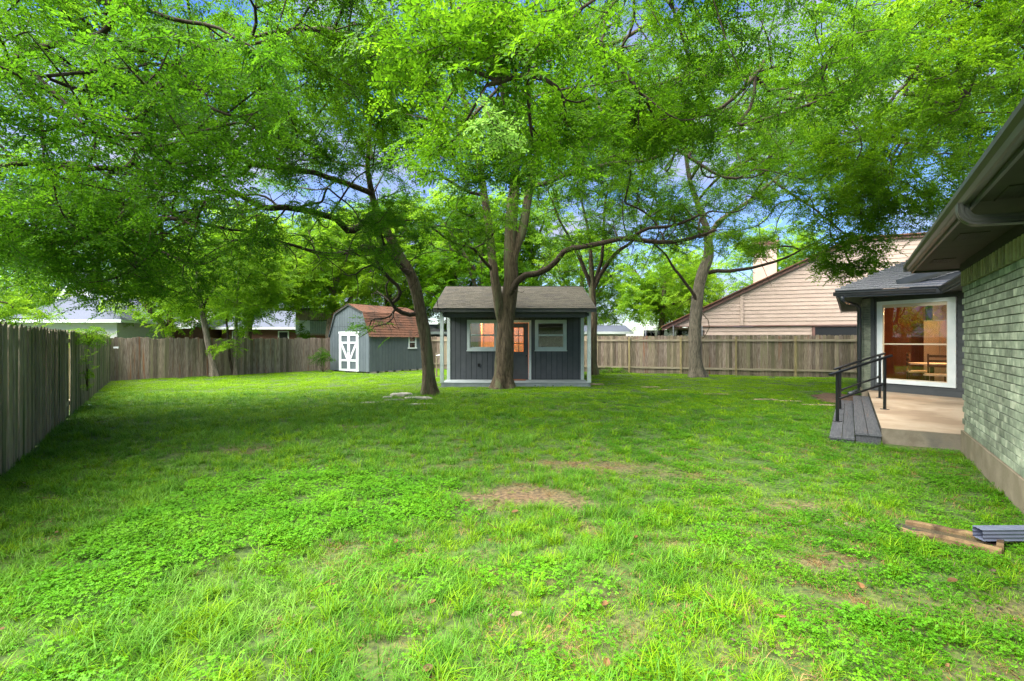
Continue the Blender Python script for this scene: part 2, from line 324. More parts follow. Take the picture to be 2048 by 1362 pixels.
# ------------------------------------------------------------ fences
FC_L = (-15.9, 19.75); FC_B = (-7.66, 29.8)
def picket_mesh(name, w_, h_, m, tilt=0):
    b = MB(); e = .035; t = .009; q = w_ / 2
    hs_ = [0, h_ * .33, h_ * .66, h_ - e]
    outl = [(-q, 0), (q, 0), (q + tilt, h_ - e), (q - e * .8 + tilt, h_), (-q + e * .8 + tilt, h_), (-q + tilt, h_ - e)]
    b.xz(outl, -t, t)
    return b.mesh(name, m)
def fence(name, label, A, B, mats, h=1.83, rail_side=0, seed=1, jit=.03, lean=.01, rails=(.22, 1.55), post_every=2.4, broken=None, group=None, pw=.14):
    r = random.Random(seed)
    a, b = Vector((*A, 0)), Vector((*B, 0)); L_ = (b - a).length; rz = math.atan2(b.y - a.y, b.x - a.x)
    t = thing(name, label, 'fence', a, rz, group)
    var = [picket_mesh('picket', pw * r.uniform(1.02, 1.10), h + r.uniform(-jit, jit), mats[i % len(mats)], r.uniform(-lean, lean)) for i in range(10)]
    n = int(L_ / (pw + .004)); st = L_ / n
    core = MB()
    for i in range(n):
        x = (i + .5) * st
        tilt = r.uniform(-.005, .005); z = r.uniform(-.02, .01); dy = (.006 if i % 2 else -.006) + r.uniform(-.0015, .0015); lr = r.uniform(-.0012, .0012)
        if broken:
            q = broken(x, L_)
            if q is None: continue
            tilt += q[0]; lr += q[1]; dy += q[2]
        put('picket', r.choice(var), t, loc=(x, dy, z), rot=(lr, tilt, 0))
    s = rail_side or 1
    for z in rails:
        k = 0
        while k < L_:
            e = min(L_, k + post_every)
            MB().box(k + .01, e - .01, s * .025 if s > 0 else -.065, s * .065 if s > 0 else -.017, z, z + .09).build('rail', M['rail_wood'], t)
            k += post_every
    k = post_every if rail_side else 1.2
    while k < L_ - .2:
        ph = h - .06 + r.uniform(-.04, .03)
        y0, y1 = (s * .03, s * .12) if s > 0 else (s * .12, s * .03)
        MB().box(k - .045, k + .045, y0 + (.038 if s > 0 else 0), y1 + (.038 if s > 0 else 0) - (.038 if s < 0 else 0), -.1, ph).build('fence_post', M['post_wood'], t)
        k += post_every
    return t
def brk(x, L_):
    # pushed-out section near the vine on the left fence
    d = L_ - x
    if 6.9 < x < 9.4: pass
    if 8.95 < x < 9.02: return None
    if 9.02 <= x < 9.6: return (-.05, .0, .04)
    if x > L_ - 1.7: return (.0 + .10 * (x - (L_ - 1.7)) / 1.7, 0, 0)
    return (0, 0, 0)
f1 = fence('left_fence', 'dark mossy picket fence along the left edge of the lawn with a broken section', (-3.84, 2.84), FC_L, [M['picket_dark'], M['picket_dark'], M['picket']], h=1.80, seed=3, lean=.012, broken=brk)
f1.name = 'picket_fence'
f2 = fence('picket_fence', 'grey-brown picket fence behind the slender young trees, left of the barn shed', FC_L, FC_B, [M['picket_brown'], M['picket_brown'], M['picket']], h=1.72, seed=5, jit=.035)
f3 = fence('picket_fence', 'grey picket fence with rails and posts showing, in front of the pink house', FC_B, (20.0, 19.27), [M['picket'], M['picket'], M['picket_brown']], h=1.84, seed=9, rail_side=-1, rails=(.24, 1.56), jit=.012)
tagm = MB().box(-.09, .09, -.008, .008, -.03, .03).build('paper_tag', M['trim_white'], None, loc=P(232, 695, 17.6), label=None)
tag(tagm, 'small white board scrap sticking out at the leaning end of the left fence', 'scrap')
scrap = MB().box(-.1, .1, -.03, .03, 0, .02).build('wood_scrap', M['trim_white'], None, loc=P(178, 811, 12.3))
scrap.rotation_euler = (0, 0, -.6); tag(scrap, 'little white scrap lying in the grass below the vine at the left fence', 'scrap')

# ------------------------------------------------------------ wall helpers
def wall_parts(x0, x1, z0, z1, ops):
    """rectangles covering a wall but not its openings (x0,x1,z0,z1)"""
    out = []; xs_ = sorted({x0, x1, *[o[0] for o in ops], *[o[1] for o in ops]}); xs_ = [x for x in xs_ if x0 <= x <= x1]
    for a, b in zip(xs_, xs_[1:]):
        z = z0
        for o in sorted([o for o in ops if o[0] < b - 1e-6 and o[1] > a + 1e-6], key=lambda o: o[2]):
            if o[2] > z: out.append((a, b, z, o[2]))
            z = max(z, o[3])
        if z < z1: out.append((a, b, z, z1))
    return out

def boards(parent, x0, x1, z0, top, ops, y0, y1, m, step=.2, gap=.016, name='siding_board', tf=lambda p: p, brks=()):
    """upright boards, each an object; top is a height or a function of x"""
    tp = top if callable(top) else (lambda x: top)
    x = x0
    while x < x1 - 1e-4:
        xe = min(x1, x + step)
        cuts = sorted({x, xe - gap, *[c for o in ops for c in o[:2] if x < c < xe - gap], *[c for c in brks if x < c < xe - gap]})
        segs = []
        for a, c in zip(cuts, cuts[1:]):
            if c - a < .004: continue
            z = z0
            for o in sorted([o for o in ops if o[0] < c - 1e-6 and o[1] > a + 1e-6], key=lambda o: o[2]):
                if o[2] > z + .01: segs.append([(a, z), (c, z), (c, o[2]), (a, o[2])])
                z = max(z, o[3])
            if z < tp((a + c) / 2): segs.append([(a, z), (c, z), (c, tp(c)), (a, tp(a))])
        merged = []
        for q in segs:                      # pieces that touch side by side are one board
            for mg in merged:
                if abs(mg[1][0] - q[0][0]) < 1e-6 and abs(mg[1][1] - q[0][1]) < 1e-6 and len(mg) == 4 and abs(mg[2][1] - q[3][1]) < 1e-6 and abs(mg[3][1] - mg[2][1]) < 1e-6 and abs(q[2][1] - q[3][1]) < 1e-6:
                    mg[1], mg[2] = q[1], q[2]; break
            else: merged.append(list(q))
        for q in merged:
            b = MB().xz(q, y0, y1); b.v = [tf(p) for p in b.v]; b.build(name, m, parent)
        x = xe

def shingle_roof(parent, x0, x1, p0, p1, m, row=.145, th=.012, tab=.33, seed=1, name='shingles', xclip=None):
    """rows of shingle tabs from eave p0=(y,z) to ridge p1=(y,z), between x0 and x1; one joined part"""
    r = random.Random(seed); b = MB(); L_ = math.hypot(p1[0] - p0[0], p1[1] - p0[1]); u = ((p1[0] - p0[0]) / L_, (p1[1] - p0[1]) / L_); nv = (-u[1], u[0])
    if nv[1] < 0: nv = (-nv[0], -nv[1])
    n = int(L_ / row); 
    for i in range(n + 1):
        s0 = i * row; s1 = min(L_, s0 + row * 1.15)
        if s1 <= s0: break
        xa, xb = (x0, x1) if not xclip else xclip(s0 / L_)
        x = xa - (r.random() * tab)
        while x < xb:
            t_ = tab * r.uniform(.75, 1.2); a, c = max(xa, x), min(xb, x + t_ - .006)
            if c - a > .02:
                l1 = th * r.uniform(1.0, 1.5); l0 = .001
                q = lambda s, l: (p0[0] + u[0] * s + nv[0] * l, p0[1] + u[1] * s + nv[1] * l)
                s_ = s0 - r.uniform(0, .012)
                pts = [q(s_, 0), q(s_, l1 + .004), q(s1, l0), q(s1, 0)]
                b.yz(pts, a, c)
            x += t_
    return b.build(name, m, parent, kind='stuff')

def sash_window(parent, xa, xb, za, zb, y, trim=.09, tm=None, lower=None, depth=.05, mullion=.5, name='window', proud=.035):
    """outer trim, two sashes, panes; y is the wall face, front is -y"""
    tm = tm or M['trim_pale']
    f = MB(); t = trim
    f.box(xa, xb, y - proud, y + .02, za, za + t); f.box(xa, xb, y - proud, y + .02, zb - t, zb)
    f.box(xa, xa + t, y - proud, y + .02, za + t, zb - t); f.box(xb - t, xb, y - proud, y + .02, za + t, zb - t)
    w_ = f.build(name, tm, parent)
    ia, ib, ja, jb = xa + t, xb - t, za + t, zb - t; jm = ja + (jb - ja) * mullion; s = .03
    fr = MB()
    for q0, q1, yy in ((jm, jb, y - .008), (ja, jm, y + .02)):
        fr.box(ia, ib, yy, yy + .02, q0, q0 + s); fr.box(ia, ib, yy, yy + .02, q1 - s, q1)
        fr.box(ia, ia + s, yy, yy + .02, q0 + s, q1 - s); fr.box(ib - s, ib, yy, yy + .02, q0 + s, q1 - s)
    fr.build('sash', tm, w_)
    MB().box(ia + s, ib - s, y + .0, y + .004, jm + s, jb - s).build('pane', M['glass'], w_)
    MB().box(ia + s, ib - s, y + .028, y + .032, ja + s, jm - s).build('pane', lower or M['glass'], w_)
    MB().box(xa - .02, xb + .02, y - proud - .02, y - proud + .01, za - .03, za + .0).build('sill', tm, w_)
    return w_

def point_light(name, loc, e, parent, col=(1, .62, .3), r=.1):
    l = bpy.data.lights.new(name, 'POINT'); l.energy = e; l.color = col; l.shadow_soft_size = r
    o = bpy.data.objects.new(name, l); C.objects.link(o); o.location = loc; o.parent = parent; return o

# ------------------------------------------------------------ cottage (porch studio)
def cottage():
    t = thing('garden_cottage', 'small charcoal cottage with a covered porch and pale trim behind the big tree', 'cottage', (0, 17.3, 0))
    x0, x1 = -2.45, 2.71; FY = 1.4; BY = 6.2; zd = .14
    MB().box(x0 + .02, x1 - .02, .04, BY, .0, .10).build('foundation', M['foundation'], t)
    k = .0
    # porch deck boards run along the front
    MB().box(x0, x1, 0, .03, -.02, .125).build('rim_board', M['deck_grey'], t)
    for i in range(3): MB().tube([(x0 + 3.25 + i * .62, -.004, .035), (x0 + 3.25 + i * .62, .01, .035)], .02, 8).build('vent_hole', M['black'], t)
    for i in range(10):
        y = .0 + i * .14; MB().box(x0, x1, y - .01, y + .122, .125, zd).build('deck_board', M['deck_grey'], t)
    lw = (-1.68, -.54, 1.23, 2.37); rw = (.86, 2.04, 1.23, 2.37); dr = (-.41, .72, zd, 2.36)
    ins = lambda o, q: (o[0] + q, o[1] - q, o[2] + (q if o[2] > .5 else 0), o[3] - q)
    ops = [ins(lw, .04), ins(rw, .04), ins(dr, .05)]
    core = MB()
    for a, b, c, d in wall_parts(x0 + .06, x1 - .06, zd, 2.63, ops): core.box(a, b, FY + .015, FY + .10, c, d)
    core.build('wall', M['groove'], t)
    boards(t, x0 + .14, x1 - .10, zd + .005, 2.6, [lw, rw, dr], FY, FY + .013, M['dark_paint'])
    for sx, xx in ((1, x0 + .02), (-1, x1 - .02)):
        MB().box(min(xx, xx + sx * .12), max(xx, xx + sx * .12), FY - .03, FY + .02, zd, 2.6).build('corner_trim', M['trim_pale'], t)
    # side and back walls, gable tops
    RZ = 3.80; RY = 3.0
    for xx, s in ((x0 + .06, 1), (x1 - .06, -1)):
        pts = [(FY + .02, zd), (BY, zd), (BY, 2.6), (RY, RZ - .09), (-.12, 2.52), (-.12, 2.45), (FY + .02, 2.45)]
        MB().yz(pts, min(xx, xx + s * .08), max(xx, xx + s * .08)).build('side_wall', M['dark_paint'], t)
    MB().box(x0 + .15, x1 - .15, BY - .1, BY, zd, 2.6).build('back_wall', M['interior_wood'], t)
    # interior
    MB().box(x0 + .15, x1 - .15, FY + .1, BY - .1, .10, .15).build('floor', M['interior_floor'], t)
    MB().box(x0 + .15, x1 - .15, FY + .1, BY - .1, 2.45, 2.5).build('ceiling', M['interior_wood'], t)
    for i in range(9):
        MB().box(x0 + .15, x0 + .17, FY + .12 + i * .52, FY + .62 + i * .52, .15, 2.44).build('pine_board', M['interior_wood'], t)
    MB().box(.74, .80, FY + .11, BY - .1, .15, 2.44).build('partition', M['interior_wood'], t)
    MB().box(.82, x1 - .16, BY - .14, BY - .105, .15, 2.44).build('inner_wall', M['interior_pale'], t)
    MB().box(-1.4, -1.3, FY + 2.2, BY - .1, .15, 2.44).build('partition', M['interior_wood'], t)
    MB().box(1.0, 2.4, BY - .7, BY - .15, .15, 1.1).build('counter', M['interior_pale'], t)
    # posts, beam
    for xx in (x0 - .04, x1 - .10):
        MB().box(xx, xx + .12, -.02, .10, zd, 2.42).build('porch_post', M['trim_pale'], t)
        MB().box(xx - .005, xx + .125, -.03, .11, 2.42, 2.60).build('post_cap', M['trim_pale'], t)
    MB().box(x0 + .09, x1 - .11, 0, .08, 2.40, 2.60).build('porch_beam', M['dark_paint'], t)
    MB().box(x0 + .1, x1 - .1, .09, FY, 2.56, 2.58).build('porch_ceiling', M['dark_paint'], t)
    # roof
    e0, e1 = x0 - .22, x1 + .14
    th = .1
    MB().prism([(e0 + .02, -.30, 2.60), (e1 - .02, -.30, 2.60), (e1 - .02, RY, RZ - .08), (e0 + .02, RY, RZ - .08)], [(e0 + .02, -.30, 2.70), (e1 - .02, -.30, 2.70), (e1 - .02, RY, RZ), (e0 + .02, RY, RZ)]).build('roof_deck', M['fascia_dark'], t)
    MB().prism([(e0 + .02, RY, RZ - .08), (e1 - .02, RY, RZ - .08), (e1 - .02, 6.5, 2.60), (e0 + .02, 6.5, 2.60)], [(e0 + .02, RY, RZ), (e1 - .02, RY, RZ), (e1 - .02, 6.5, 2.70), (e0 + .02, 6.5, 2.70)]).build('roof_deck', M['shingle'], t)
    MB().box(e0 + .01, e1 - .01, -.335, -.303, 2.565, 2.70).build('fascia', M['fascia_dark'], t)
    for xx in (e0 - .015, e1 - .013):
        MB().yz([(-.33, 2.58), (RY, RZ - .12), (RY, RZ + .0), (-.33, 2.705)], xx, xx + .03).build('rake_board', M['fascia_dark'], t)
    shingle_roof(t, e0, e1, (-.36, 2.69), (RY, RZ + .005), M['shingle'], seed=4)
    rc = MB()
    x = e0
    while x < e1:
        xe = min(e1, x + .3); rc.xz([(x, 0), (xe, 0), (xe, .03), (x, .015)], -.13, .13); x += .24
    rc.v = [(p[0], p[1] + RY, p[2] + RZ + .0 - abs(p[1]) * .3) for p in rc.v]
    rc.build('ridge_cap', M['fascia_dark'], t, kind='stuff')
    # windows
    for q in (lw, rw): sash_window(t, q[0], q[1], q[2], q[3], FY, trim=.10, lower=M['glass'] if q is lw else M['screen'])
    for q in (lw, rw):
        MB().box(q[0] + .25, q[0] + .29, FY + .012, FY + .025, q[2] + .125, q[2] + .14).build('sash_lock', M['black'], t)
        MB().box(q[1] - .29, q[1] - .25, FY + .012, FY + .025, q[2] + .125, q[2] + .14).build('sash_lock', M['black'], t)
    # door
    a, b, c, d = dr
    MB().box(a, a + .1, FY - .03, FY + .02, zd, d - .1).box(b - .1, b, FY - .03, FY + .02, zd, d - .1).box(a, b, FY - .03, FY + .02, d - .1, d).build('door_trim', M['trim_pale'], t)
    da, db, dz0, dz1 = a + .11, b - .11, zd + .01, d - .11
    ga, gb, gz0, gz1 = da + .18, db - .18, 1.18, 2.08
    dm = MB()
    for q in wall_parts(da, db, dz0, dz1, [(ga, gb, gz0, gz1)]): dm.box(q[0], q[1], FY + .01, FY + .05, q[2], q[3])
    door = dm.build('door', M['dark_paint'], t)
    for i in (1, 2):
        xx = ga + (gb - ga) * i / 3; MB().box(xx - .012, xx + .012, FY + .012, FY + .045, gz0, gz1).build('muntin', M['dark_paint'], door)
        zz = gz0 + (gz1 - gz0) * i / 3; MB().box(ga, gb, FY + .014, FY + .043, zz - .012, zz + .012).build('muntin', M['dark_paint'], door)
    for i in range(3):
        for j in range(3):
            MB().box(ga + (gb - ga) * i / 3 + .013, ga + (gb - ga) * (i + 1) / 3 - .013, FY + .028, FY + .031, gz0 + (gz1 - gz0) * j / 3 + .013, gz0 + (gz1 - gz0) * (j + 1) / 3 - .013).build('pane', M['glass'], door)
    for xa_, xb_ in ((da + .12, da + .41), (db - .41, db - .12)):
        MB().box(xa_, xb_, FY + .002, FY + .012, .35, 1.0).build('door_panel', M['dark_paint'], door)
    MB().tube([(db - .07, FY - .05, 1.03), (db - .07, FY + .012, 1.03)], .028, 10).build('door_knob', M['black'], door)
    MB().box(-.05, .5, FY - .5, FY - .05, zd + .002, zd + .02).build('doormat', M['interior_warm'], t)
    MB().box(-1.28, -1.20, FY - .03, FY, .62, .74).build('outlet_box', M['black'], t)
    fx = MB().tube([(.08, .75, 2.50), (.08, .75, 2.56)], [.17, .17], 20).build('porch_light', M['fascia_dark'], t)
    MB().tube([(.08, .75, 2.475), (.08, .75, 2.50)], [.13, .15], 20).build('light_lens', M['lamp_glow'], fx)
    for xx in (-.9,):
        fx = MB().tube([(xx, 4.0, 2.43), (xx, 4.0, 2.45)], [.15, .17], 20).build('ceiling_light', M['lamp_glow'], t)
        point_light('lamp', (xx, 4.0, 2.37), 75, fx, r=.04)
    return t
cottage()

# ------------------------------------------------------------ gambrel shed
def shed():
    C0 = (-6.94, 24.3)
    # local x along the front (to the left end = 0, right corner = 3.05); local y back
    W = 3.05; D = 3.9; rz = math.atan2(-.56, .828)
    o = (C0[0] - .828 * W, C0[1] + .56 * W, 0)
    t = thing('barn_shed', 'blue-grey gambrel barn shed with white double doors and a red-brown shingle roof', 'shed', o, rz)
    ze, zk, zp, kx = 1.84, 2.97, 3.41, .44; b0 = .07
    prof = lambda x: (ze + (zk - ze) * x / kx) if x < kx else ((zk + (zp - zk) * (x - kx) / (W / 2 - kx)) if x <= W / 2 + 1e-6 else prof(W - x))
    dr = (.79, 2.26, b0 + .0, 2.05)
    MB().xz([(.03, b0), (W - .03, b0), (W - .03, ze - .01), (W - kx - .02, zk - .03), (W / 2, zp - .04), (kx + .02, zk - .03), (.03, ze - .01)], .02, .06).build('front_wall', M['groove'], t)
    boards(t, 0, W, b0, 2.30, [dr], .0, .018, M['slate_paint'], gap=.013)
    boards(t, 0, W, 2.31, lambda x: prof(min(max(x, 0), W)) - .015, [], .0, .018, M['slate_paint'], gap=.013, name='gable_board', brks=(kx, W / 2, W - kx))
    # visible right side wall (x = W)
    wn = (2.6, 3.16, 1.16, 1.82)
    core = MB()
    for q in wall_parts(.07, D, b0, ze, [(wn[0] + .03, wn[1] - .03, wn[2] + .03, wn[3])]): core.box(W - .06, W - .02, q[0], q[1], q[2], q[3])
    core.build('side_wall', M['groove'], t)
    boards(t, .02, D, b0, ze - .005, [wn], 0, .018, M['slate_paint'], gap=.013, tf=lambda p: (W - p[1], p[0], p[2]))
    MB().box(.02, .06, .07, D, b0, ze).build('side_wall', M['slate_paint'], t)
    MB().xz([(.03, b0), (W - .03, b0), (W - .03, ze - .01), (W - kx - .02, zk - .03), (W / 2, zp - .04), (kx + .02, zk - .03), (.03, ze - .01)], D - .06, D - .02).build('back_wall', M['slate_paint'], t)
    MB().box(.03, W - .03, .06, D - .06, b0, b0 + .04).build('floor', M['dark'], t)
    # skids and blocks
    for xx in (.2, 1.5, 2.8): MB().box(xx - .05, xx + .05, .05, D - .05, .02, b0).build('skid', M['picket_brown'], t)
    for i in range(7):
        MB().box(W - .14, W + .03, .08 + i * .55, .42 + i * .55, 0, b0 - .005).build('foundation_block', M['stone'], t)
    # roof slabs : two per side
    oh = .07
    def slab(pa, pb, m, nm):
        dx, dz = pb[0] - pa[0], pb[1] - pa[1]; L_ = math.hypot(dx, dz); nx_, nz_ = -dz / L_ * .03, dx / L_ * .03
        if nz_ < 0: nx_, nz_ = -nx_, -nz_
        return MB().xz([(pa[0], pa[1]), (pb[0], pb[1]), (pb[0] + nx_, pb[1] + nz_), (pa[0] + nx_, pa[1] + nz_)], -oh, D + oh).build(nm, m, t)
    slab((W + .05, ze - .06), (W - kx + .01, zk + .0), M['fascia_dark'], 'roof_deck'); slab((W - kx, zk + .01), (W / 2, zp + .01), M['fascia_dark'], 'roof_deck')
    slab((-.05, ze - .06), (kx - .01, zk + .0), M['fascia_dark'], 'roof_deck'); slab((kx, zk + .01), (W / 2, zp + .01), M['fascia_dark'], 'roof_deck')
    def shx(pa, pb, seed):
        sh = shingle_roof(t, -oh - .01, D + oh + .01, pa, pb, M['shingle_red'], row=.14, seed=seed)
        me = sh.data; co = np.empty(len(me.vertices) * 3); me.vertices.foreach_get('co', co); co = co.reshape(-1, 3)
        co = co[:, [1, 0, 2]]; me.vertices.foreach_set('co', co.ravel()); me.flip_normals(); me.update()
    shx((W + .09, ze - .06), (W - kx + .04, zk + .02), 2); shx((W - kx + .03, zk + .035), (W / 2, zp + .045), 3)
    shx((-.09, ze - .06), (kx - .04, zk + .02), 5); shx((kx - .03, zk + .035), (W / 2, zp + .045), 6)
    # rake trim on the front
    for pa, pb in (((-.06, ze - .06), (kx, zk - .02)), ((kx, zk - .02), (W / 2, zp - .02)), ((W / 2, zp - .02), (W - kx, zk - .02)), ((W - kx, zk - .02), (W + .06, ze - .06))):
        MB().bar((pa[0], -.05, pa[1]), (pb[0], -.05, pb[1]), .05, .035, up=(0, 1, 0)).build('rake_trim', M['slate_paint'] if pa[1] < zk - .1 or pb[1] < zk - .1 else M['fascia_dark'], t)
    # double door
    a, b, c, d = dr; y = -.03
    MB().box(a - .02, a + .07, y, .0, c, d - .1).box(b - .07, b + .02, y, 0, c, d - .1).box(a - .05, b + .05, y - .01, .0, d - .1, d).build('door_trim', M['trim_white'], t)
    mid = (a + b) / 2
    for k, (p, q) in enumerate(((a + .075, mid - .006), (mid + .006, b - .075))):
        dm = MB().box(p, q, -.004, .016, c, d - .105).build('door', M['slate_paint'], t)
        s = .085; y0, y1 = -.03, -.006
        MB().box(p, p + s, y0, y1, c, d - .105).build('door_stile', M['trim_white'], dm); MB().box(q - s, q, y0, y1, c, d - .105).build('door_stile', M['trim_white'], dm)
        for z0, z1 in ((c, c + .1), (c + .48, c + .58), (1.44, 1.54), (d - .205, d - .105)):
            MB().box(p + s, q - s, y0 + .002, y1, z0, z1).build('door_rail', M['trim_white'], dm)
        zz0, zz1 = c + .58, 1.44
        xa, xb = (p + s, q - s) if k == 0 else (q - s, p + s)
        w_ = .075 if k == 0 else -.075
        MB().xz([(xa, zz1), (xa + w_, zz1), (xb, zz0 + .12), (xb, zz0), (xb - w_, zz0), (xa, zz1 - .12)] if k == 0 else [(xa, zz1), (xa, zz1 - .12), (xb - w_, zz0), (xb, zz0), (xb, zz0 + .12), (xa + w_, zz1)], y0 + .004, y1).build('door_brace', M['trim_white'], dm)
    MB().box(mid - .03, mid + .03, -.055, -.03, 1.02, 1.12).build('door_latch', M['steel'], t)
    # side window (built on x = W face)
    f = MB(); s0, s1, z0, z1 = wn; q = .07
    X0, X1 = W - .02, W + .03
    f.box(X0, X1, s0, s0 + q, z0 + q, z1).box(X0, X1, s1 - q, s1, z0 + q, z1).box(X0, X1 + .012, s0 - .04, s1 + .04, z0, z0 + q).box(X0, X1 - .01, s0 + q, s1 - q, (z0 + z1) / 2 + .0, (z0 + z1) / 2 + .05)
    wo_ = f.build('window', M['trim_white'], t)
    for z in ((z0 + q, (z0 + z1) / 2), ((z0 + z1) / 2 + .05, z1)): MB().box(W - .012, W - .008, s0 + q, s1 - q, *z).build('pane', M['glass_big'], wo_)
    return t
shed()

# ------------------------------------------------------------ the brick house
def house():
    rz = math.atan2(Hn[1], Hn[0])
    t = thing('brick_house', 'single-storey brick house tinted with green foliage light, with dark eaves and a big lit window at the right edge', 'house', (HA[0], HA[1], 0), rz)
    zf, zb, zs = .32, 2.58, 2.69
    MB().xy([(.03, 0), (9, 0), (9, -9), (.03, -9)][::-1], zf, zb - .005).build('mortar_wall', M['mortar'], t)
    MB().xy([(-.015, .015), (9, .015), (9, -9), (-.015, -9)][::-1], -.1, zf).build('foundation', M['foundation'], t)
    # bricks on the lawn side (x = 0)
    bw, bh, g = .225, .074, .010; rows = int((zb - .22 - zf) / (bh + g)); var = []
    r = random.Random(12)
    bh = (zb - .22 - zf) / rows - g
    for i in range(6):
        b = MB(); e = .003; w2, h2 = bw / 2 - e, bh / 2 - e
        j = [r.uniform(-.0025, .0025) for _ in range(8)]
        b.prism([(.05, -bw / 2, -bh / 2), (.05, bw / 2, -bh / 2), (.05, bw / 2, bh / 2), (.05, -bw / 2, bh / 2)], [(e, -bw / 2 + j[0], -bh / 2), (e, bw / 2 + j[1], -bh / 2), (e, bw / 2 + j[2], bh / 2), (e, -bw / 2 + j[3], bh / 2)])
        b.prism([(e, -bw / 2, -bh / 2), (e, bw / 2, -bh / 2), (e, bw / 2, bh / 2), (e, -bw / 2, bh / 2)], [(0, -w2, -h2 + j[4]), (0, w2, -h2), (0, w2, h2 + j[5]), (0, -w2, h2)])
        var.append(b.mesh('brick', M['brick']))
    rest = MB(); cand = []
    for k in range(rows):
        z = zf + g + k * (bh + g) + bh / 2
        off = 0 if k % 2 else -(bw + g) / 2
        for i in range(42):
            y = -(bw / 2) - i * (bw + g) + off
            cand.append((y, z, k, i))
    near = [c for c in cand if -2.75 < c[0] and c[0] < -.05]
    near.sort(key=lambda c: c[0]); vis = set((c[2], c[3]) for c in near[:270])
    for y, z, k, i in cand:
        half = False
        ya, yb = y - bw / 2, min(y + bw / 2, -.001)
        x = r.uniform(-.002, .003)
        if (k, i) in vis and yb - ya > bw * .9: put('brick', r.choice(var), t, loc=(x, y, z), rot=(0, 0, r.uniform(-.008, .008)))
        elif yb - ya > .02: rest.box(x, .05, ya, yb, z - bh / 2, z + bh / 2)
    # end wall bricks (y = 0), mostly unseen
    for k in range(rows):
        z = zf + g + k * (bh + g)
        for i in range(28):
            a = .001 + i * (bw + g) - (0 if k % 2 == 0 else (bw + g) / 2); rest.box(max(a, .052), a + bw, -.03, .006, z, z + bh)
    rest.build('bricks', M['brick'], t, kind='stuff')
    # soldier course
    sm = MB().box(0, .05, -.031, .031, 0, .20).mesh('soldier_brick', M['soldier'])
    y = -.035; k = 0
    rs = MB()
    while y > -9:
        x = -.026 if k % 2 else .008
        if y > -2.9: put('soldier_brick', sm, t, loc=(x, y, zb - .21))
        else: rs.box(x, x + .05, y - .031, y + .031, zb - .21, zb - .01)
        y -= .072; k += 1
    rs.build('soldier_bricks', M['soldier'], t, kind='stuff')
    # frieze, soffit, fascia, gutter
    MB().box(-.02, .0, -9, .02, zb, zs).build('frieze_board', M['soffit'], t)
    y = .58
    while y > -9:
        MB().box(-.508, .0, y - 1.2 + .006, y, zs, zs + .012).build('soffit_panel', M['soffit'], t); y -= 1.2
    for yy in (-.35, -2.3, -4.2):
        v = MB().box(-.40, -.17, yy - .45, yy, zs - .008, zs - .001).build('soffit_vent', M['soffit'], t)
        hb = MB()
        for i in range(18):
            for j in range(8): hb.box(-.385 + j * .026, -.370 + j * .026, yy - .43 + i * .023, yy - .418 + i * .023, zs - .0095, zs - .0082)
        hb.build('vent_holes', M['black'], v, kind='stuff')
    MB().box(0, 6, 0.01, .58, zs + .001, zs + .013).build('soffit_panel', M['soffit'], t)
    MB().box(-.531, -.509, -9, .585, zs - .03, zs + .12).build('fascia', M['gutter'], t)
    MB().box(-.508, 6, .582, .605, zs - .03, zs + .12).build('fascia', M['fascia_dark'], t)
    gp = [(-.532, .0), (-.575, .0), (-.584, .012), (-.596, .045), (-.622, .068), (-.626, .098), (-.619, .098), (-.613, .074), (-.589, .052), (-.577, .018), (-.570, .008), (-.532, .008)]
    MB().xz([(x, z + zs) for x, z in gp], -9, .60).build('gutter', M['gutter'], t)
    MB().box(-.624, -.533, .6005, .605, zs + .002, zs + .096).build('gutter_end_cap', M['gutter'], t)
    # main roof over the near block
    rf = MB().poly([(-.58, .62, zs + .125), (4.4, -4.4, zs + 1.9), (4.4, -9, zs + 1.9), (-.58, -9, zs + .125)][::-1]).poly([(-.58, .62, zs + .125), (9.4, .62, zs + .125), (4.4, -4.4, zs + 1.9)]).poly([(4.4, -4.4, zs + 1.9), (9.4, .62, zs + .125), (9.4, -9, zs + .125), (4.4, -9, zs + 1.9)])
    rf.build('roof', M['shingle_grey'], t)
    # upper downspout elbow
    P0 = Vector(HL(*((lambda p: (p.x, p.y))(P(1930, 412, 4.05)))) + (0,))
    gy = P0.y
    def rect_pipe(path, name, m, w_=.075, h_=.055, parent=t, grooves=True):
        b = MB(); n_ = len(path); path = [Vector(p) for p in path]; prev = None; rings = []
        for i, p in enumerate(path):
            tg = (path[min(i + 1, n_ - 1)] - path[max(i - 1, 0)]).normalized(); sx = Vector((0, 1, 0))
            if abs(tg.dot(sx)) > .9: sx = Vector((0, 0, 1))
            sx = (sx - tg * sx.dot(tg)).normalized(); sy = tg.cross(sx)
            prof = []
            for k in range(4):
                cs = [(-1, -1), (1, -1), (1, 1), (-1, 1)][k]; nx_ = [(-1, -1), (1, -1), (1, 1), (-1, 1)][(k + 1) % 4]
                for s in (0, .2, .25, .45, .5, .7, .75):
                    cx = cs[0] + (nx_[0] - cs[0]) * s; cy = cs[1] + (nx_[1] - cs[1]) * s
                    dd = .93 if s in (.25, .45, .75) and grooves else 1
                    prof.append(p + sx * cx * w_ / 2 * (dd if abs(cx) > .99 else 1) + sy * cy * h_ / 2 * (dd if abs(cy) > .99 else 1))
            rings.append(prof)
        m_ = len(rings[0])
        for rg in rings: b.v += [tuple(q) for q in rg]
        for i in range(n_ - 1):
            for j in range(m_): b.f.append((i * m_ + j, i * m_ + (j + 1) % m_, (i + 1) * m_ + (j + 1) % m_, (i + 1) * m_ + j))
        b.f.append(tuple(range(m_))[::-1]); b.f.append(tuple((n_ - 1) * m_ + j for j in range(m_)))
        return b.build(name, m, parent)
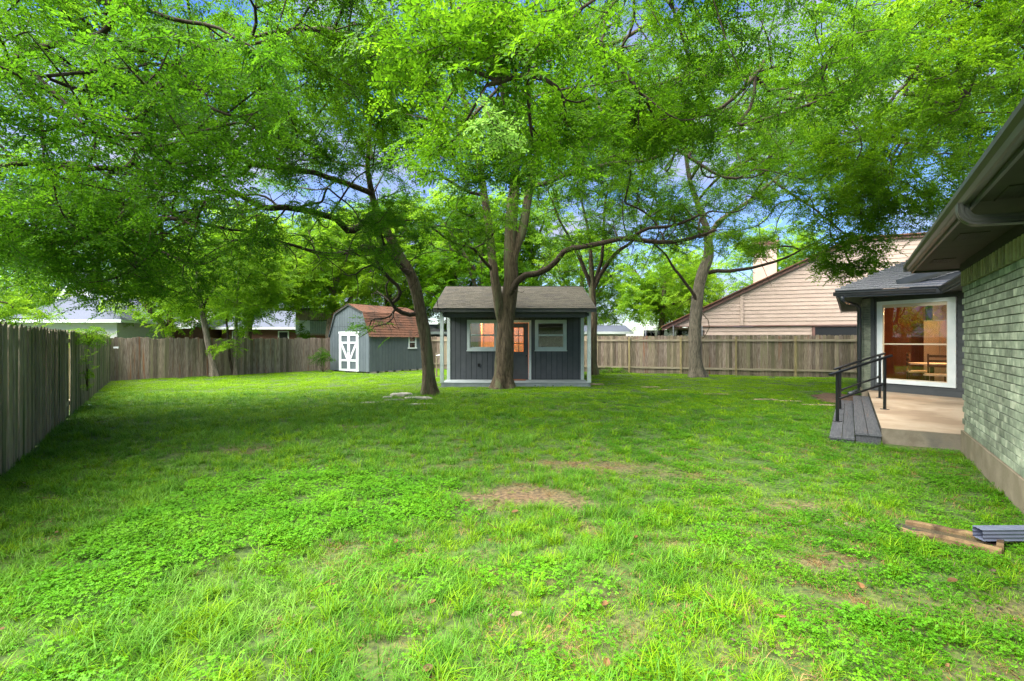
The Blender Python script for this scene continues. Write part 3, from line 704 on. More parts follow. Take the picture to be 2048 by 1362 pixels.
    el = [(-.57, gy, zs + .02), (-.57, gy, zs - .03)] + [(-.57 + .1 * (1 - math.cos(a)), gy, zs - .03 - .1 * math.sin(a)) for a in np.linspace(.2, 1.45, 8)] + [(-.30, gy, zs - .14), (-.12, gy, zs - .15)] + [(-.12 + .08 * math.sin(a), gy, zs - .23 + .08 * math.cos(a)) for a in np.linspace(.3, 1.5, 6)] + [(-.04, gy, 1.5), (-.04, gy, .3)]
    rect_pipe(el, 'downspout', M['gutter'], .10, .075)
    # outlet on the ground
    oa = HL(4.2, 3.86); ob = HL(3.66, 3.93)
    le = [(-.045, gy, .32), (-.05, gy, .18), (oa[0] - .02, oa[1], .11), (ob[0], ob[1], .085)]
    def spout(path, name, m, w_, h_):
        b = MB(); path = [Vector(p) for p in path]; rings = []
        for i, p in enumerate(path):
            tg = (path[min(i + 1, len(path) - 1)] - path[max(i - 1, 0)]).normalized(); sy = Vector((0, 0, 1)); 
            if i < 1: sy = Vector((-1, 0, 0))
            sy = (sy - tg * sy.dot(tg)).normalized(); sx = tg.cross(sy); pr = []
            for k in range(24):
                s = k / 24 * 4; e = int(s); u = s - e; cs = [(-1, -1), (1, -1), (1, 1), (-1, 1)]; a_, b_ = cs[e], cs[(e + 1) % 4]
                cx, cy = a_[0] + (b_[0] - a_[0]) * u, a_[1] + (b_[1] - a_[1]) * u; dd = .9 if k % 2 and k % 6 else 1
                pr.append(p + sx * cx * w_ / 2 * (dd if abs(cx) > .99 else 1) + sy * cy * h_ / 2 * (dd if abs(cy) > .99 else 1))
            rings.append(pr)
        for rg in rings: b.v += [tuple(q) for q in rg]
        for i in range(len(path) - 1):
            for j in range(24): b.f.append((i * 24 + j, i * 24 + (j + 1) % 24, (i + 1) * 24 + (j + 1) % 24, (i + 1) * 24 + j))
        return b.build(name, m, t)
    spout(le, 'downspout_outlet', M['spout'], .105, .085)
    # patio slab
    pat = [(-.92, .15), (6, .15), (6, 6), (.9, 6.15), (-.855, 7.28), (-.92, 7.45)]
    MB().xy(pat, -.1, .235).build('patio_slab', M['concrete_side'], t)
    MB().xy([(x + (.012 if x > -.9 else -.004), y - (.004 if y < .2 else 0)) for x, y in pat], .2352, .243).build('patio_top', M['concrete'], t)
    # steps
    for nm, xa, xb, ya, yb, zt in (('lower', -1.60, -1.27, -.11, 5.75, .08), ('upper', -1.265, -.93, -.08, 6.2, .165)):
        wd = (xb - xa - .008) / 2
        for i in range(2):
            MB().box(xa + i * (wd + .008), xa + i * (wd + .008) + wd, ya, yb, zt - .03, zt).build('step_board', M['step_wood'], t)
        MB().box(xa + .015, xb - .005, ya + .02, ya + .05, -.02, zt - .032).build('step_riser', M['step_wood'], t)
        MB().box(xa + .012, xa + .04, ya + .051, yb, -.02, zt - .032).build('step_riser', M['step_wood'], t)
    # nook window wall: local frame from left end Lp to right end Rp
    Lp, Rp = Vector((-.855, 7.28)), Vector((1.7, 5.64)); u = (Rp - Lp).normalized(); nv = Vector((-u.y, u.x))   # nv points into the house
    if nv.y < 0: nv = -nv
    WL = (Rp - Lp).length
    tf = lambda p: (Lp.x + u.x * p[0] + nv.x * p[1], Lp.y + u.y * p[0] + nv.y * p[1], p[2])
    def B(mb): mb.v = [tf(p) for p in mb.v]; return mb
    wx0, wx1, wz0, wz1 = .17, 1.93, .47, 2.64
    core = MB()
    for q in wall_parts(0, WL, .2, 2.78, [(wx0 + .05, wx1 - .05, wz0 + .05, wz1 - .05)]): core.box(q[0], q[1], .03, .12, q[2], q[3])
    B(core).build('nook_wall', M['dark_paint'], t)
    z = .245
    while z < 2.75:
        zt = min(2.77, z + .16)
        for q in wall_parts(.09, WL, z, zt, [(wx0, wx1, wz0, wz1)]):
            if q[1] - q[0] > .03 and q[3] - q[2] > .02: B(MB().prism([(q[0], .0, q[2]), (q[1], .0, q[2]), (q[1], .029, q[2]), (q[0], .029, q[2])], [(q[0], .018, q[3]), (q[1], .018, q[3]), (q[1], .029, q[3]), (q[0], .029, q[3])])).build('lap_board', M['dark_paint'], t)
        z = zt
    B(MB().box(-.01, .09, -.02, .03, .245, 2.77)).build('corner_board', M['dark_paint'], t)
    f = MB(); q = .13
    f.box(wx0, wx1, -.035, .03, wz0, wz0 + q * .8).box(wx0, wx1, -.035, .03, wz1 - q * .7, wz1).box(wx0, wx0 + q, -.035, .03, wz0 + q * .8, wz1 - q * .7).box(wx1 - q * 1.3, wx1, -.035, .03, wz0 + q * .8, wz1 - q * .7)
    win = B(f).build('picture_window', M['trim_white'], t)
    zi0, zi1 = wz0 + q * .8, wz1 - q * .7; zm = 1.49
    s = .025
    fr = MB().box(wx0 + q, wx1 - q * 1.3, -.01, .02, zm, zm + .035).box(wx0 + q, wx0 + q + s, -.01, .02, zi0, zi1).box(wx1 - q * 1.3 - s, wx1 - q * 1.3, -.01, .02, zi0, zi1).box(wx0 + q + s, wx1 - q * 1.3 - s, -.01, .02, zi0, zi0 + s).box(wx0 + q + s, wx1 - q * 1.3 - s, -.01, .02, zi1 - s - .06, zi1)
    B(fr).build('sash', M['interior_pale'], win)
    for a, b in ((zi0 + s, zm), (zm + .035, zi1 - s)):
        B(MB().box(wx0 + q + s, wx1 - q * 1.3 - s, .004, .008, a, b)).build('pane', M['glass_big'], win)
    # nook room inside
    room = [(-.1, .13), (WL, .13), (WL, 3.6), (-.1, 3.6)]
    B(MB().prism([(0, .13, .2), (WL + .3, .13, .2), (WL + .3, 3.6, .2), (-2.2, 3.6, .2)], [(0, .13, .25), (WL + .3, .13, .25), (WL + .3, 3.6, .25), (-2.2, 3.6, .25)])).build('room_floor', M['interior_floor'], t)
    B(MB().prism([(0, .13, 2.74), (WL + .3, .13, 2.74), (WL + .3, 3.6, 2.74), (-2.2, 3.6, 2.74)], [(0, .13, 2.755), (WL + .3, .13, 2.755), (WL + .3, 3.6, 2.755), (-2.2, 3.6, 2.755)])).build('room_ceiling', M['interior_wood'], t)
    B(MB().box(-2.2, -.55, 3.55, 3.62, .25, 2.74)).build('room_wall', M['interior_warm'], t)
    B(MB().box(-.55, -.35, 3.58, 3.63, .25, 2.74)).build('dark_doorway', M['dark'], t)
    B(MB().box(-.35, WL + .3, 3.56, 3.63, .25, 2.74)).build('room_wall', M['interior_pale'], t)
    B(MB().box(WL + .22, WL + .3, .13, 3.55, .25, 2.74)).build('room_wall', M['interior_warm'], t)
    MB().box(-.85, -.80, 7.5, 12, .25, 2.74).build('room_wall', M['interior_warm'], t)
    # brick return and side wall
    br = MB(); k = 0; zz = .26
    while zz < 2.7:
        br.box(-1.03, -.86 - (.002 if k % 2 else 0), 7.262, 7.30, zz, zz + .057)
        for i in range(36):
            br.box(-1.048, -1.01, 7.262 + i * .21 + (0.001 if k % 2 else -.1) * (i > 0), 7.262 + i * .21 + .198, zz, zz + .057)
        zz += .0672; k += 1
    br.build('return_bricks', M['brick'], t, kind='stuff')
    MB().xy([(-1.035, 7.275), (-.85, 7.275), (-.85, 15), (-1.035, 15)], .2, 2.74).build('return_wall', M['mortar'], t)
    MB().xy([(-1.06, 7.255), (-.85, 7.255), (-.85, 15), (-1.06, 15)], -.1, .255).build('return_footing', M['foundation'], t)
    MB().xy([(6, 0), (6, 6), (5.9, 6), (5.9, 0)], 0, 2.7).build('recess_wall', M['dark_paint'], t)
    MB().xy([(1.75, 5.65), (5.9, 5.65), (5.9, 5.75), (1.75, 5.75)], .2, 2.7).build('recess_wall', M['dark_paint'], t)
    # nook eaves
    zn = 2.76
    MB().box(-1.60, .52, 6.21, 15, zn, zn + .015).build('soffit_panel', M['fascia_dark'], t)
    MB().box(.52, 6, .61, 15, zn, zn + .015).build('soffit_panel', M['fascia_dark'], t)
    MB().box(-1.61, .50, 6.185, 6.21, zn - .03, zn + .14).build('fascia', M['navy_gutter'], t)
    MB().box(-1.635, -1.61, 6.185, 15, zn - .03, zn + .14).build('fascia', M['navy_gutter'], t)
    MB().box(.50, .522, .61, 6.185, zn - .03, zn + .14).build('fascia', M['navy_gutter'], t)
    g2 = [(y_ + .532 + 6.185 - 0, z_) for y_, z_ in gp]
    MB().yz([(y_, z_ + zn + .01) for y_, z_ in g2], -1.70, .38).build('gutter', M['navy_gutter'], t)
    MB().xz([(x_ + .532 + .50, z_ + zn + .01) for x_, z_ in gp], .62, 6.06).build('gutter', M['navy_gutter'], t)
    # nook roof: hipped shingle planes
    zr = zn + .145
    shingle_roof(t, -1.66, 6, (6.12, zr), (10.2, zr + 2.1), M['shingle_grey'], row=.14, seed=8, xclip=lambda s: (-1.66 + 4.0 * s, 6.0))
    MB().poly([(-1.66, 6.12, zr), (2.34, 10.2, zr + 2.1), (2.34, 15, zr + 2.1), (-1.66, 15, zr)][::-1]).poly([(-1.64, 6.12, zr - .004), (6, 6.12, zr - .004), (6, 10.2, zr + 2.096), (2.34, 10.2, zr + 2.096)]).build('roof_deck', M['shingle_grey'], t)
    MB().poly([(.45, 6.2, zr), (.45, .7, zr), (6, .7, zr + .5), (6, 6.2, zr + .5)][::-1]).build('porch_roof', M['shingle_grey'], t)
    # small gable over the recess
    ga = [(-.1, zr + .02), (.62, zr + .29), (4.5, zr + 1.55), (6, zr + 1.55), (6, zr + .02)]
    MB().xz([(x, z) for x, z in ga], 6.42, 6.5).build('gable_wall', M['dark_paint'], t)
    MB().bar((-.35, 6.38, zr + .04), (4.6, 6.38, zr + 1.66), .07, .13, up=(0, 1, 0)).build('rake_fascia', M['fascia_dark'], t)
    MB().bar((-.35, 6.33, zr + .115), (4.6, 6.33, zr + 1.735), .20, .025, up=(0, 1, 0)).build('rake_edge', M['navy_gutter'], t)
    MB().prism([(-.2, 6.17, zr + .02), (.85, 6.17, zr + .02), (.85, 6.40, zr + .12), (-.2, 6.40, zr + .12)], [(-.2, 6.17, zr + .035), (.85, 6.17, zr + .035), (.85, 6.40, zr + .155), (-.2, 6.40, zr + .155)]).build('roof_flashing', M['spout'], t)
    # nook downspout
    dp = [(-1.5, 6.16, zn), (-1.5, 6.16, zn - .09), (-1.44, 6.3, zn - .17), (-1.2, 6.9, zn - .20), (-1.13, 7.13, zn - .26), (-1.12, 7.19, zn - .4), (-1.12, 7.19, .34), (-1.16, 7.10, .22), (-1.35, 6.75, .16)]
    MB().tube(dp, .052, 10).build('downspout', M['navy_gutter'], t, smooth=True)
    # lamp inside
    lx, ly, _ = tf((1.2, 1.6, 0))
    fx = MB().tube([(lx, ly, 2.62), (lx, ly, 2.73)], [.2, .16], 16).build('ceiling_light', M['lamp_glow'], t)
    point_light('lamp', (lx, ly, 2.35), 48, fx, r=.12)
    return t, tf
H, NTF = house()
def nook_world(x, y, z=0):
    p = NTF((x, y, z)); X, Y = HW(p[0], p[1]); return (X, Y, z)

# furniture seen through the big window
nrz = math.atan2(Hn[1], Hn[0]) + math.atan2(5.64 - 7.28, 1.7 + .855)
def nook_chair(x, y, rz, label):
    t = thing('dining_chair', label, 'chair', nook_world(x, y, .25), nrz + rz, 'chairs inside the nook')
    for sx in (-.2, .2):
        MB().box(sx - .018, sx + .018, -.2, -.16, 0, .44).build('leg', M['interior_floor'], t)
        MB().box(sx - .018, sx + .018, .17, .21, 0, 1.0).build('leg', M['interior_floor'], t)
    MB().box(-.23, .23, -.22, .22, .44, .49).build('seat', M['curtain'], t)
    for z in (.65, .78, .91): MB().box(-.182, .182, .175, .2, z, z + .06).build('slat', M['interior_floor'], t)
tb = thing('dining_table', 'round pedestal table seen through the big lit window', 'table', nook_world(.75, 1.35, .25), nrz)
MB().tube([(0, 0, .70), (0, 0, .74)], .5, 28).build('tabletop', M['curtain'], tb)
MB().tube([(0, 0, .04), (0, 0, .2), (0, 0, .70)], [.06, .045, .05], 12).build('pedestal', M['interior_floor'], tb)
MB().tube([(0, 0, 0), (0, 0, .04)], [.28, .2], 16).build('foot', M['interior_floor'], tb)
nook_chair(.1, 1.9, 2.2, 'slatted wooden dining chair left of the table inside the big window')
nook_chair(1.15, .75, .3, 'cushioned dining chair right of the table inside the big window')
cu = MB()
for i in range(14):
    cu.tube([(i * .04, .02 * math.sin(i * 2.1), 0), (i * .04 + .012 * math.sin(i), .02 * math.sin(i * 2.1), 1.2), (i * .032 + .05, 0, 1.9)], [.035, .03, .018], 6)
cc = cu.build('curtain', M['curtain'], None, loc=nook_world(.95, 1.9, .95)); cc.rotation_euler = (0, 0, nrz); tag(cc, 'cream curtain gathered at the right side inside the big window', 'curtain')
fd = thing('white_cabinet', 'tall white cupboard standing inside behind the table in the big window', 'cupboard', nook_world(.15, 2.95, .25), nrz)
MB().box(-.42, .42, 0, .55, 0, 1.95).build('carcass', M['trim_pale'], fd)
MB().box(-.41, -.01, -.02, -.002, .03, 1.92).build('door', M['interior_pale'], fd); MB().box(.01, .41, -.02, -.002, .03, 1.92).build('door', M['interior_pale'], fd)

# railings
def railing(a, b, label):
    A0 = Vector((a[0], a[1], 0)); rz = math.atan2(b[1] - a[1], b[0] - a[0]); L_ = math.hypot(b[0] - a[0], b[1] - a[1])
    t = thing('handrail', label, 'handrail', A0, rz, 'handrails on the steps')
    zl, zu = .08, .243
    for x, z0, h in ((0, zl, .90), (L_, zu, 1.0)):
        MB().box(x - .02, x + .02, -.02, .02, z0, z0 + h).build('post', M['black_metal'], t)
        MB().box(x - .055, x + .055, -.055, .055, z0, z0 + .01).build('base_plate', M['black_metal'], t)
    m = ((zu + 1.0) - (zl + .9)) / L_
    MB().bar((-.20, 0, zl + .92 - .20 * m), (L_ + .20, 0, zu + 1.02 + .20 * m), .05, .035).build('top_rail', M['black_metal'], t)
    MB().bar((0.02, 0, zl + .42), (L_ - .02, 0, zu + .5), .03, .03).build('mid_rail', M['black_metal'], t)
    for x, z in ((.03, zl + .42), (L_ - .03, zu + .5)): MB().box(x - .03, x + .03, -.024, .024, z - .025, z + .025).build('bracket', M['black_metal'], t)
railing((6.11, 9.39), (7.35, 9.86), 'black metal handrail on the steps, the one nearer the camera')
railing((7.28, 11.1), (8.68, 11.8), 'black metal handrail on the steps, the one nearer the big window')

# splash block
sb = thing('splash_block', 'tan concrete splash block catching the downspout on the grass', 'splash block', (3.53, 4.03, 0), math.atan2(-.31, .31))
def rim(y0, y1, pts_n=7, h=.062, seed=0):
    b = MB(); r = random.Random(seed); k = 0
    lo, hi = [], []
    n = 9; v = []
    for i in range(n):
        x = -.30 + .6 * i / (n - 1); hh = h * (1 - .5 * abs(i / (n - 1) - .5)) + r.uniform(-.007, .007); j = .012 * math.sin(i * .9 + seed) + r.uniform(-.004, .004)
        prof = [(y0 + j, -.02), (y0 + j + .006, hh * .7), ((y0 + y1) / 2 + j, hh), (y1 + j - .006, hh * .7), (y1 + j, -.02)]
        v += [(x, a, z) for a, z in prof]
    b.v = v
    for i in range(n - 1):
        for q in range(4): b.f.append((i * 5 + q, i * 5 + q + 1, (i + 1) * 5 + q + 1, (i + 1) * 5 + q))
    b.f.append((0, 1, 2, 3, 4)); b.f.append(tuple((n - 1) * 5 + q for q in (4, 3, 2, 1, 0)))
    return b
rim(.11, .16, seed=1).build('rim', M['splash'], sb, smooth=False); rim(-.17, -.10, seed=2).build('rim', M['splash'], sb)
MB().box(-.30, .29, -.11, .12, -.02, .012).build('trough', M['mulch'], sb)
MB().box(.27, .31, -.10, .11, -.02, .06).build('end_rim', M['splash'], sb)
MB().xy([(-.29, -.09), (.2, -.1), (.26, .0), (.2, .1), (-.33, .1), (-.37, 0)], .0125, .017).build('water_film', M['water'], sb)

# ------------------------------------------------------------ neighbouring buildings
def pink_house():
    t = thing('pink_house', 'pinkish tan lap-sided house with a long sloping roof edge beyond the right fence', 'house', (8.93, 28, 0), math.atan2(-.355, .935))
    sl = .482; z0, zt = 2.41, 6.54; XE = 15.5
    MB().xz([(.0, z0), (XE, z0), (XE, zt), ((zt - z0) / sl, zt)], .03, .2).build('gable_wall', M['pink_siding'], t)
    z = z0
    while z < zt - .01:
        z1 = min(zt, z + .20); xa, xb = (z - z0) / sl, (z1 - z0) / sl
        MB().prism([(xa, -.008, z), (XE, -.008, z), (XE, .03, z), (xa, .03, z)], [(xb, .012, z1), (XE, .012, z1), (XE, .03, z1), (xb, .03, z1)]).build('lap_board', M['pink_siding'], t)
        z = z1
    MB().box(.9, XE, .10, .25, 0, z0 - .06).build('lower_wall', M['pink_siding'], t)
    for i in range(11):
        z = .1 + i * .2; MB().prism([(.95, .04, z), (6.85, .04, z), (6.85, .098, z), (.95, .098, z)], [(.95, .07, z + .2), (6.85, .07, z + .2), (6.85, .098, z + .2), (.95, .098, z + .2)]).build('lap_board', M['pink_siding'], t)
    MB().box(-.1, XE, -.02, .10, z0 - .055, z0 - .002).build('band_board', M['pink_trim'], t)
    MB().box(3.5, 3.66, -.05, -.031, z0, z0 + 3.5 * sl).build('batten', M['pink_siding'], t)
    w_ = MB().box(6.88, 7.0, .03, .12, 1.0, z0 - .06).box(7.0, 11.5, .03, .12, z0 - .12, z0 - .06).box(9.2, 9.3, .03, .12, 1.0, z0 - .12).build('window', M['pink_trim'], t)
    MB().box(7.0, 9.2, .05, .07, 1.0, z0 - .12).build('pane', M['dark'], w_); MB().box(9.3, 11.5, .05, .07, 1.0, z0 - .12).build('pane', M['dark'], w_)
    xe = (zt - z0) / sl
    MB().xz([(-.5, z0 - .28), (xe, zt - .04), (xe, zt + .14), (-.5, z0 - .08)], -.12, -.05).build('rake_fascia', M['pink_trim'], t)
    MB().xz([(-.55, z0 - .09), (xe, zt + .14), (xe, zt + .20), (-.55, z0 - .03)], -.22, 11).build('roof', M['shingle_red'], t)
    MB().xz([(xe, zt + .0), (XE, zt + .0), (XE, zt + .14), (xe, zt + .14)], -.12, -.05).build('eave_fascia', M['pink_trim'], t)
    MB().xz([(xe, zt + .14), (XE + .3, zt + .14), (XE + .3, zt + .2), (xe, zt + .2)], -.22, 11).build('roof', M['shingle_red'], t)
    MB().box(-.45, .9, .0, 10, z0 - .12, z0 - .10).build('soffit', M['pink_trim'], t)
    MB().box(.9, 1.05, .26, 10, 0, z0 - .06).build('side_wall', M['pink_siding'], t)
    c = MB().box(4.55, 5.75, 4.0, 4.9, 2, 7.35).build('chimney', M['pink_siding'], t)
    MB().box(4.48, 5.82, 3.93, 4.97, 7.35, 7.55).build('chimney_band', M['pink_trim'], c)
    MB().tube([(5.1, 4.4, 7.55), (5.1, 4.4, 7.78)], .17, 12).build('flue', M['black'], c); MB().tube([(5.1, 4.4, 7.78), (5.1, 4.4, 7.90)], [.32, .10], 12).build('flue_cap', M['gutter'], c)
pink_house()

def white_house():
    t = thing('white_house', 'white house with a blue-grey hip roof and a small gable beyond the left fence corner', 'house', (-26.5, 30, 0))
    MB().box(-3.2, 2.8, 0, 7.5, 0, 2.68).build('wall', M['white_wall'], t)
    rf = MB(); z0, zr = 2.8, 4.7
    rf.prism([(-3.9, -.6, z0), (3.5, -.6, z0), (3.5, 8, z0), (-3.9, 8, z0)], [(-1.2, 2.6, zr), (.6, 2.6, zr), (.6, 4.8, zr), (-1.2, 4.8, zr)]).build('roof', M['shingle_blue'], t)
    MB().box(-3.95, 3.55, -.66, -.6, z0 - .14, z0 + .03).build('fascia', M['trim_white'], t); MB().box(3.5, 3.56, -.6, 8, z0 - .14, z0 + .03).build('fascia', M['trim_white'], t)
    MB().box(-3.9, 3.5, -.6, 0, z0 - .12, z0 - .1).build('soffit', M['trim_white'], t)
    MB().xz([(-3.0, 2.7), (.1, 2.7), (.1, 3.5), (-1.45, 5.55), (-3.0, 3.5)], 2.2, 5).build('gable', M['white_wall'], t)
    for a, b in (((.3, 3.35), (-1.45, 5.72)), ((-3.2, 3.35), (-1.45, 5.72))):
        MB().bar((a[0], 2.05, a[1]), (b[0], 2.05, b[1]), .2, .16, up=(0, 1, 0)).build('rake_board', M['trim_white'], t)
        MB().bar((a[0], 3.6, a[1] + .1), (b[0], 3.6, b[1] + .1), 3.2, .06, up=(0, 1, 0)).build('gable_roof', M['shingle_blue'], t)
white_house()
def low_house(name, label, loc, W, D, ze, zr, wm, rm, rz=0, wins=(), fm=None):
    t = thing(name, label, 'house', loc, rz)
    MB().box(0, W, 0, D, 0, ze - .02).build('wall', wm, t)
    MB().yz([(-.5, ze), (D / 2, zr), (D + .5, ze)], -.4, W + .4).build('roof', rm, t)
    MB().box(-.42, W + .42, -.56, -.505, ze - .14, ze + .03).build('fascia', fm or M['trim_white'], t)
    for a, b, c, d in wins:
        w_ = MB().box(a, b, -.04, .02, c, c + .08).box(a, b, -.04, .02, d - .08, d).box(a, a + .08, -.04, .02, c + .08, d - .08).box(b - .08, b, -.04, .02, c + .08, d - .08).build('window', M['trim_white'], t)
        MB().box(a + .08, b - .08, -.02, .01, c + .08, d - .08).build('pane', M['dark'], w_)
    return t
low_house('brick_bungalow', 'dark red brick bungalow with a plain grey roof just right of the white house', (-27.2, 34.5, 0), 5.2, 6, 2.55, 3.75, M['far_brick'], M['shingle_grey'])
low_house('pale_bungalow', 'pale bungalow with a white window seen above the fence left of the board shack', (-21.5, 37, 0), 8, 7, 2.55, 4.0, M['far_brick'], M['shingle_blue'], wins=((4.2, 5.0, 1.2, 2.3), (.8, 2.2, 1.2, 2.3)))
low_house('dark_outbuilding', 'low dark building with a white eave between the barn shed and the cottage', (-7.2, 33, 0), 5.5, 5, 2.15, 2.75, M['dark_paint'], M['shingle_grey'], fm=M['trim_pale'])
low_house('pale_outbuilding', 'low pale building glimpsed above the fence right of the cottage', (5.2, 36, 0), 3.0, 4, 2.2, 2.75, M['white_wall'], M['shingle_blue'])

def shack():
    t = thing('raised_shack', 'raised board shack with a pale blue and corrugated lower band beyond the back fence', 'shack', (-13.4, 31, 0), .12)
    W, D = 2.3, 2.2
    for x in (.1, W - .1):
        for y in (.1, D - .1): MB().box(x - .06, x + .06, y - .06, y + .06, 0, 2.0).build('stilt', M['old_boards'], t)
    MB().box(0, W, 0, D, 1.95, 2.03).build('floor', M['old_boards'], t)
    MB().box(0, .85, -.02, .03, 2.03, 2.85).build('lower_panel', M['panel_blue'], t)
    for i in range(13): MB().tube([(.92 + i * .11, .01, 2.03), (.92 + i * .11, .01, 2.83)], .05, 6).build('corrugation', M['corrugated'], t)
    x = 0.0
    while x < W - .02:
        MB().box(x, x + .13, 0, .03, 2.87, 3.5 + .03 * math.sin(x * 9)).build('board', M['old_boards'], t); x += .142
    for i in range(14): MB().box(-.03, 0, .02 + i * .155, .16 + i * .155, 2.03, 3.48).build('board', M['old_boards'], t)
    MB().prism([(-.25, -.35, 3.53), (W + .2, -.35, 3.58), (W + .2, D + .2, 3.58), (-.25, D + .2, 3.53)], [(-.25, -.35, 3.58), (W + .2, -.35, 3.63), (W + .2, D + .2, 3.63), (-.25, D + .2, 3.58)]).build('roof', M['fascia_dark'], t)
    MB().box(.0, W, 2.1, 2.14, 2.03, 3.5).build('back_wall', M['dark'], t)
shack()
def trampoline():
    t = thing('trampoline', 'trampoline with a dark safety net beyond the right fence beside the pink house', 'trampoline', (8.6, 26.6, 0))
    R_ = 1.55; pts = [(R_ * math.cos(a), R_ * math.sin(a)) for a in np.linspace(0, 2 * math.pi, 33)]
    MB().tube([(x, y, .75) for x, y in pts], .03, 6).build('frame_ring', M['steel'], t)
    MB().tube([(0, 0, .74), (0, 0, .75)], R_ - .15, 32).build('mat', M['black'], t)
    for i in range(6):
        a = i * math.pi / 3 + .2; MB().tube([(R_ * 1.03 * math.cos(a), R_ * 1.03 * math.sin(a), 0), (R_ * 1.03 * math.cos(a), R_ * 1.03 * math.sin(a), 2.35)], .022, 6).build('pole', M['steel'], t)
    b = MB()
    for (x, y), (x2, y2) in zip(pts, pts[1:]): b.poly([(x, y, .78), (x2, y2, .78), (x2, y2, 2.15), (x, y, 2.15)])
    b.build('net', M['net'], t)
trampoline()

# stake with hose tap between shed and cottage
tp = thing('hose_post', 'wooden stake with a garden tap between the barn shed and the cottage', 'post', (P(873, 735, 22.0).x, 22.0, 0))
MB().box(-.035, .035, -.035, .035, 0, 1.05).build('stake', M['picket'], tp)
MB().tube([(0, -.05, .93), (.2, -.08, .97), (.26, -.08, .90)], .022, 8).build('tap', M['steel'], tp)

# ------------------------------------------------------------ rocks, pavers, dry leaves
def rock(x, y, rx, ry, h, rz, seed, name, label, m, group):
    r = random.Random(seed); b = MB(); n = 14; ring = []
    for k, (s, z) in enumerate(((1.0, -.03), (1.02, h * .4), (.93, h * .85), (.75, h), (.35, h * 1.03))):
        for i in range(n):
            a = 2 * math.pi * i / n; q = 1 + .22 * noise.noise(Vector((math.cos(a) * 1.4, math.sin(a) * 1.4, seed * 3.1)))
            b.v.append((rx * s * q * math.cos(a), ry * s * q * math.sin(a), z + r.uniform(-.006, .006)))
    for k in range(4):
        for i in range(n): b.f.append((k * n + i, k * n + (i + 1) % n, (k + 1) * n + (i + 1) % n, (k + 1) * n + i))
    b.f.append(tuple(4 * n + i for i in range(n)))
    o = b.build(name, m, None, loc=(x, y, 0)); o.rotation_euler = (0, 0, rz); return tag(o, label, 'rock' if name == 'rock' else 'paver', group)
for i, (px, py, rx, ry, h, rz, lb) in enumerate(((803, 793, .34, .20, .10, .1, 'largest flat grey rock in the cluster left of the leaning tree foot'), (838, 798, .42, .17, .06, -.1, 'long low rock right against the leaning tree foot'),
        (745, 806, .30, .09, .03, .25, 'thin rock edge furthest left of the cluster by the leaning tree'), (790, 801, .26, .10, .04, .2, 'small sunken rock in front of the largest flat rock'),
        (842, 810, .36, .09, .035, .1, 'narrow flat rock nearest the camera below the leaning tree'), (775, 797, .14, .12, .06, 0, 'small round rock touching the left side of the largest flat rock'))):
    Y = 1600 / (py - 681); rock((px - 1024) / F * Y, Y, rx, ry, h, rz, i + 1, 'rock', lb, M['stone'], 'flat rocks by the leaning tree')
for i, (px, py, rx, ry, rz, lb) in enumerate(((1193, 769, .28, .14, 0, 'tan stone slab at the right front corner of the cottage deck'), (1300, 775, .34, .06, -.1, 'pinkish edging stone straight below the fork of the pale-barked tree'), (1336, 781, .3, .05, -.1, 'pinkish edging stone just left of the pale-barked tree foot'),
        (1432, 789, .35, .05, -.15, 'pinkish edging stone sunk in the grass right of the pale-barked tree'), (1530, 800, .3, .05, -.15, 'thin edging stone, second before the mulch bed'), (1578, 803, .34, .06, -.15, 'edging stone next to the one at the mulch bed'), (1642, 811, .42, .08, -.18, 'large pinkish edging stone at the mulch bed beside the steps'))):
    Y = 1600 / (py - 681); rock((px - 1024) / F * Y, Y, rx, ry, .028, rz, i + 20, 'edging_stone', lb, M['paver'], 'edging stones across the lawn')

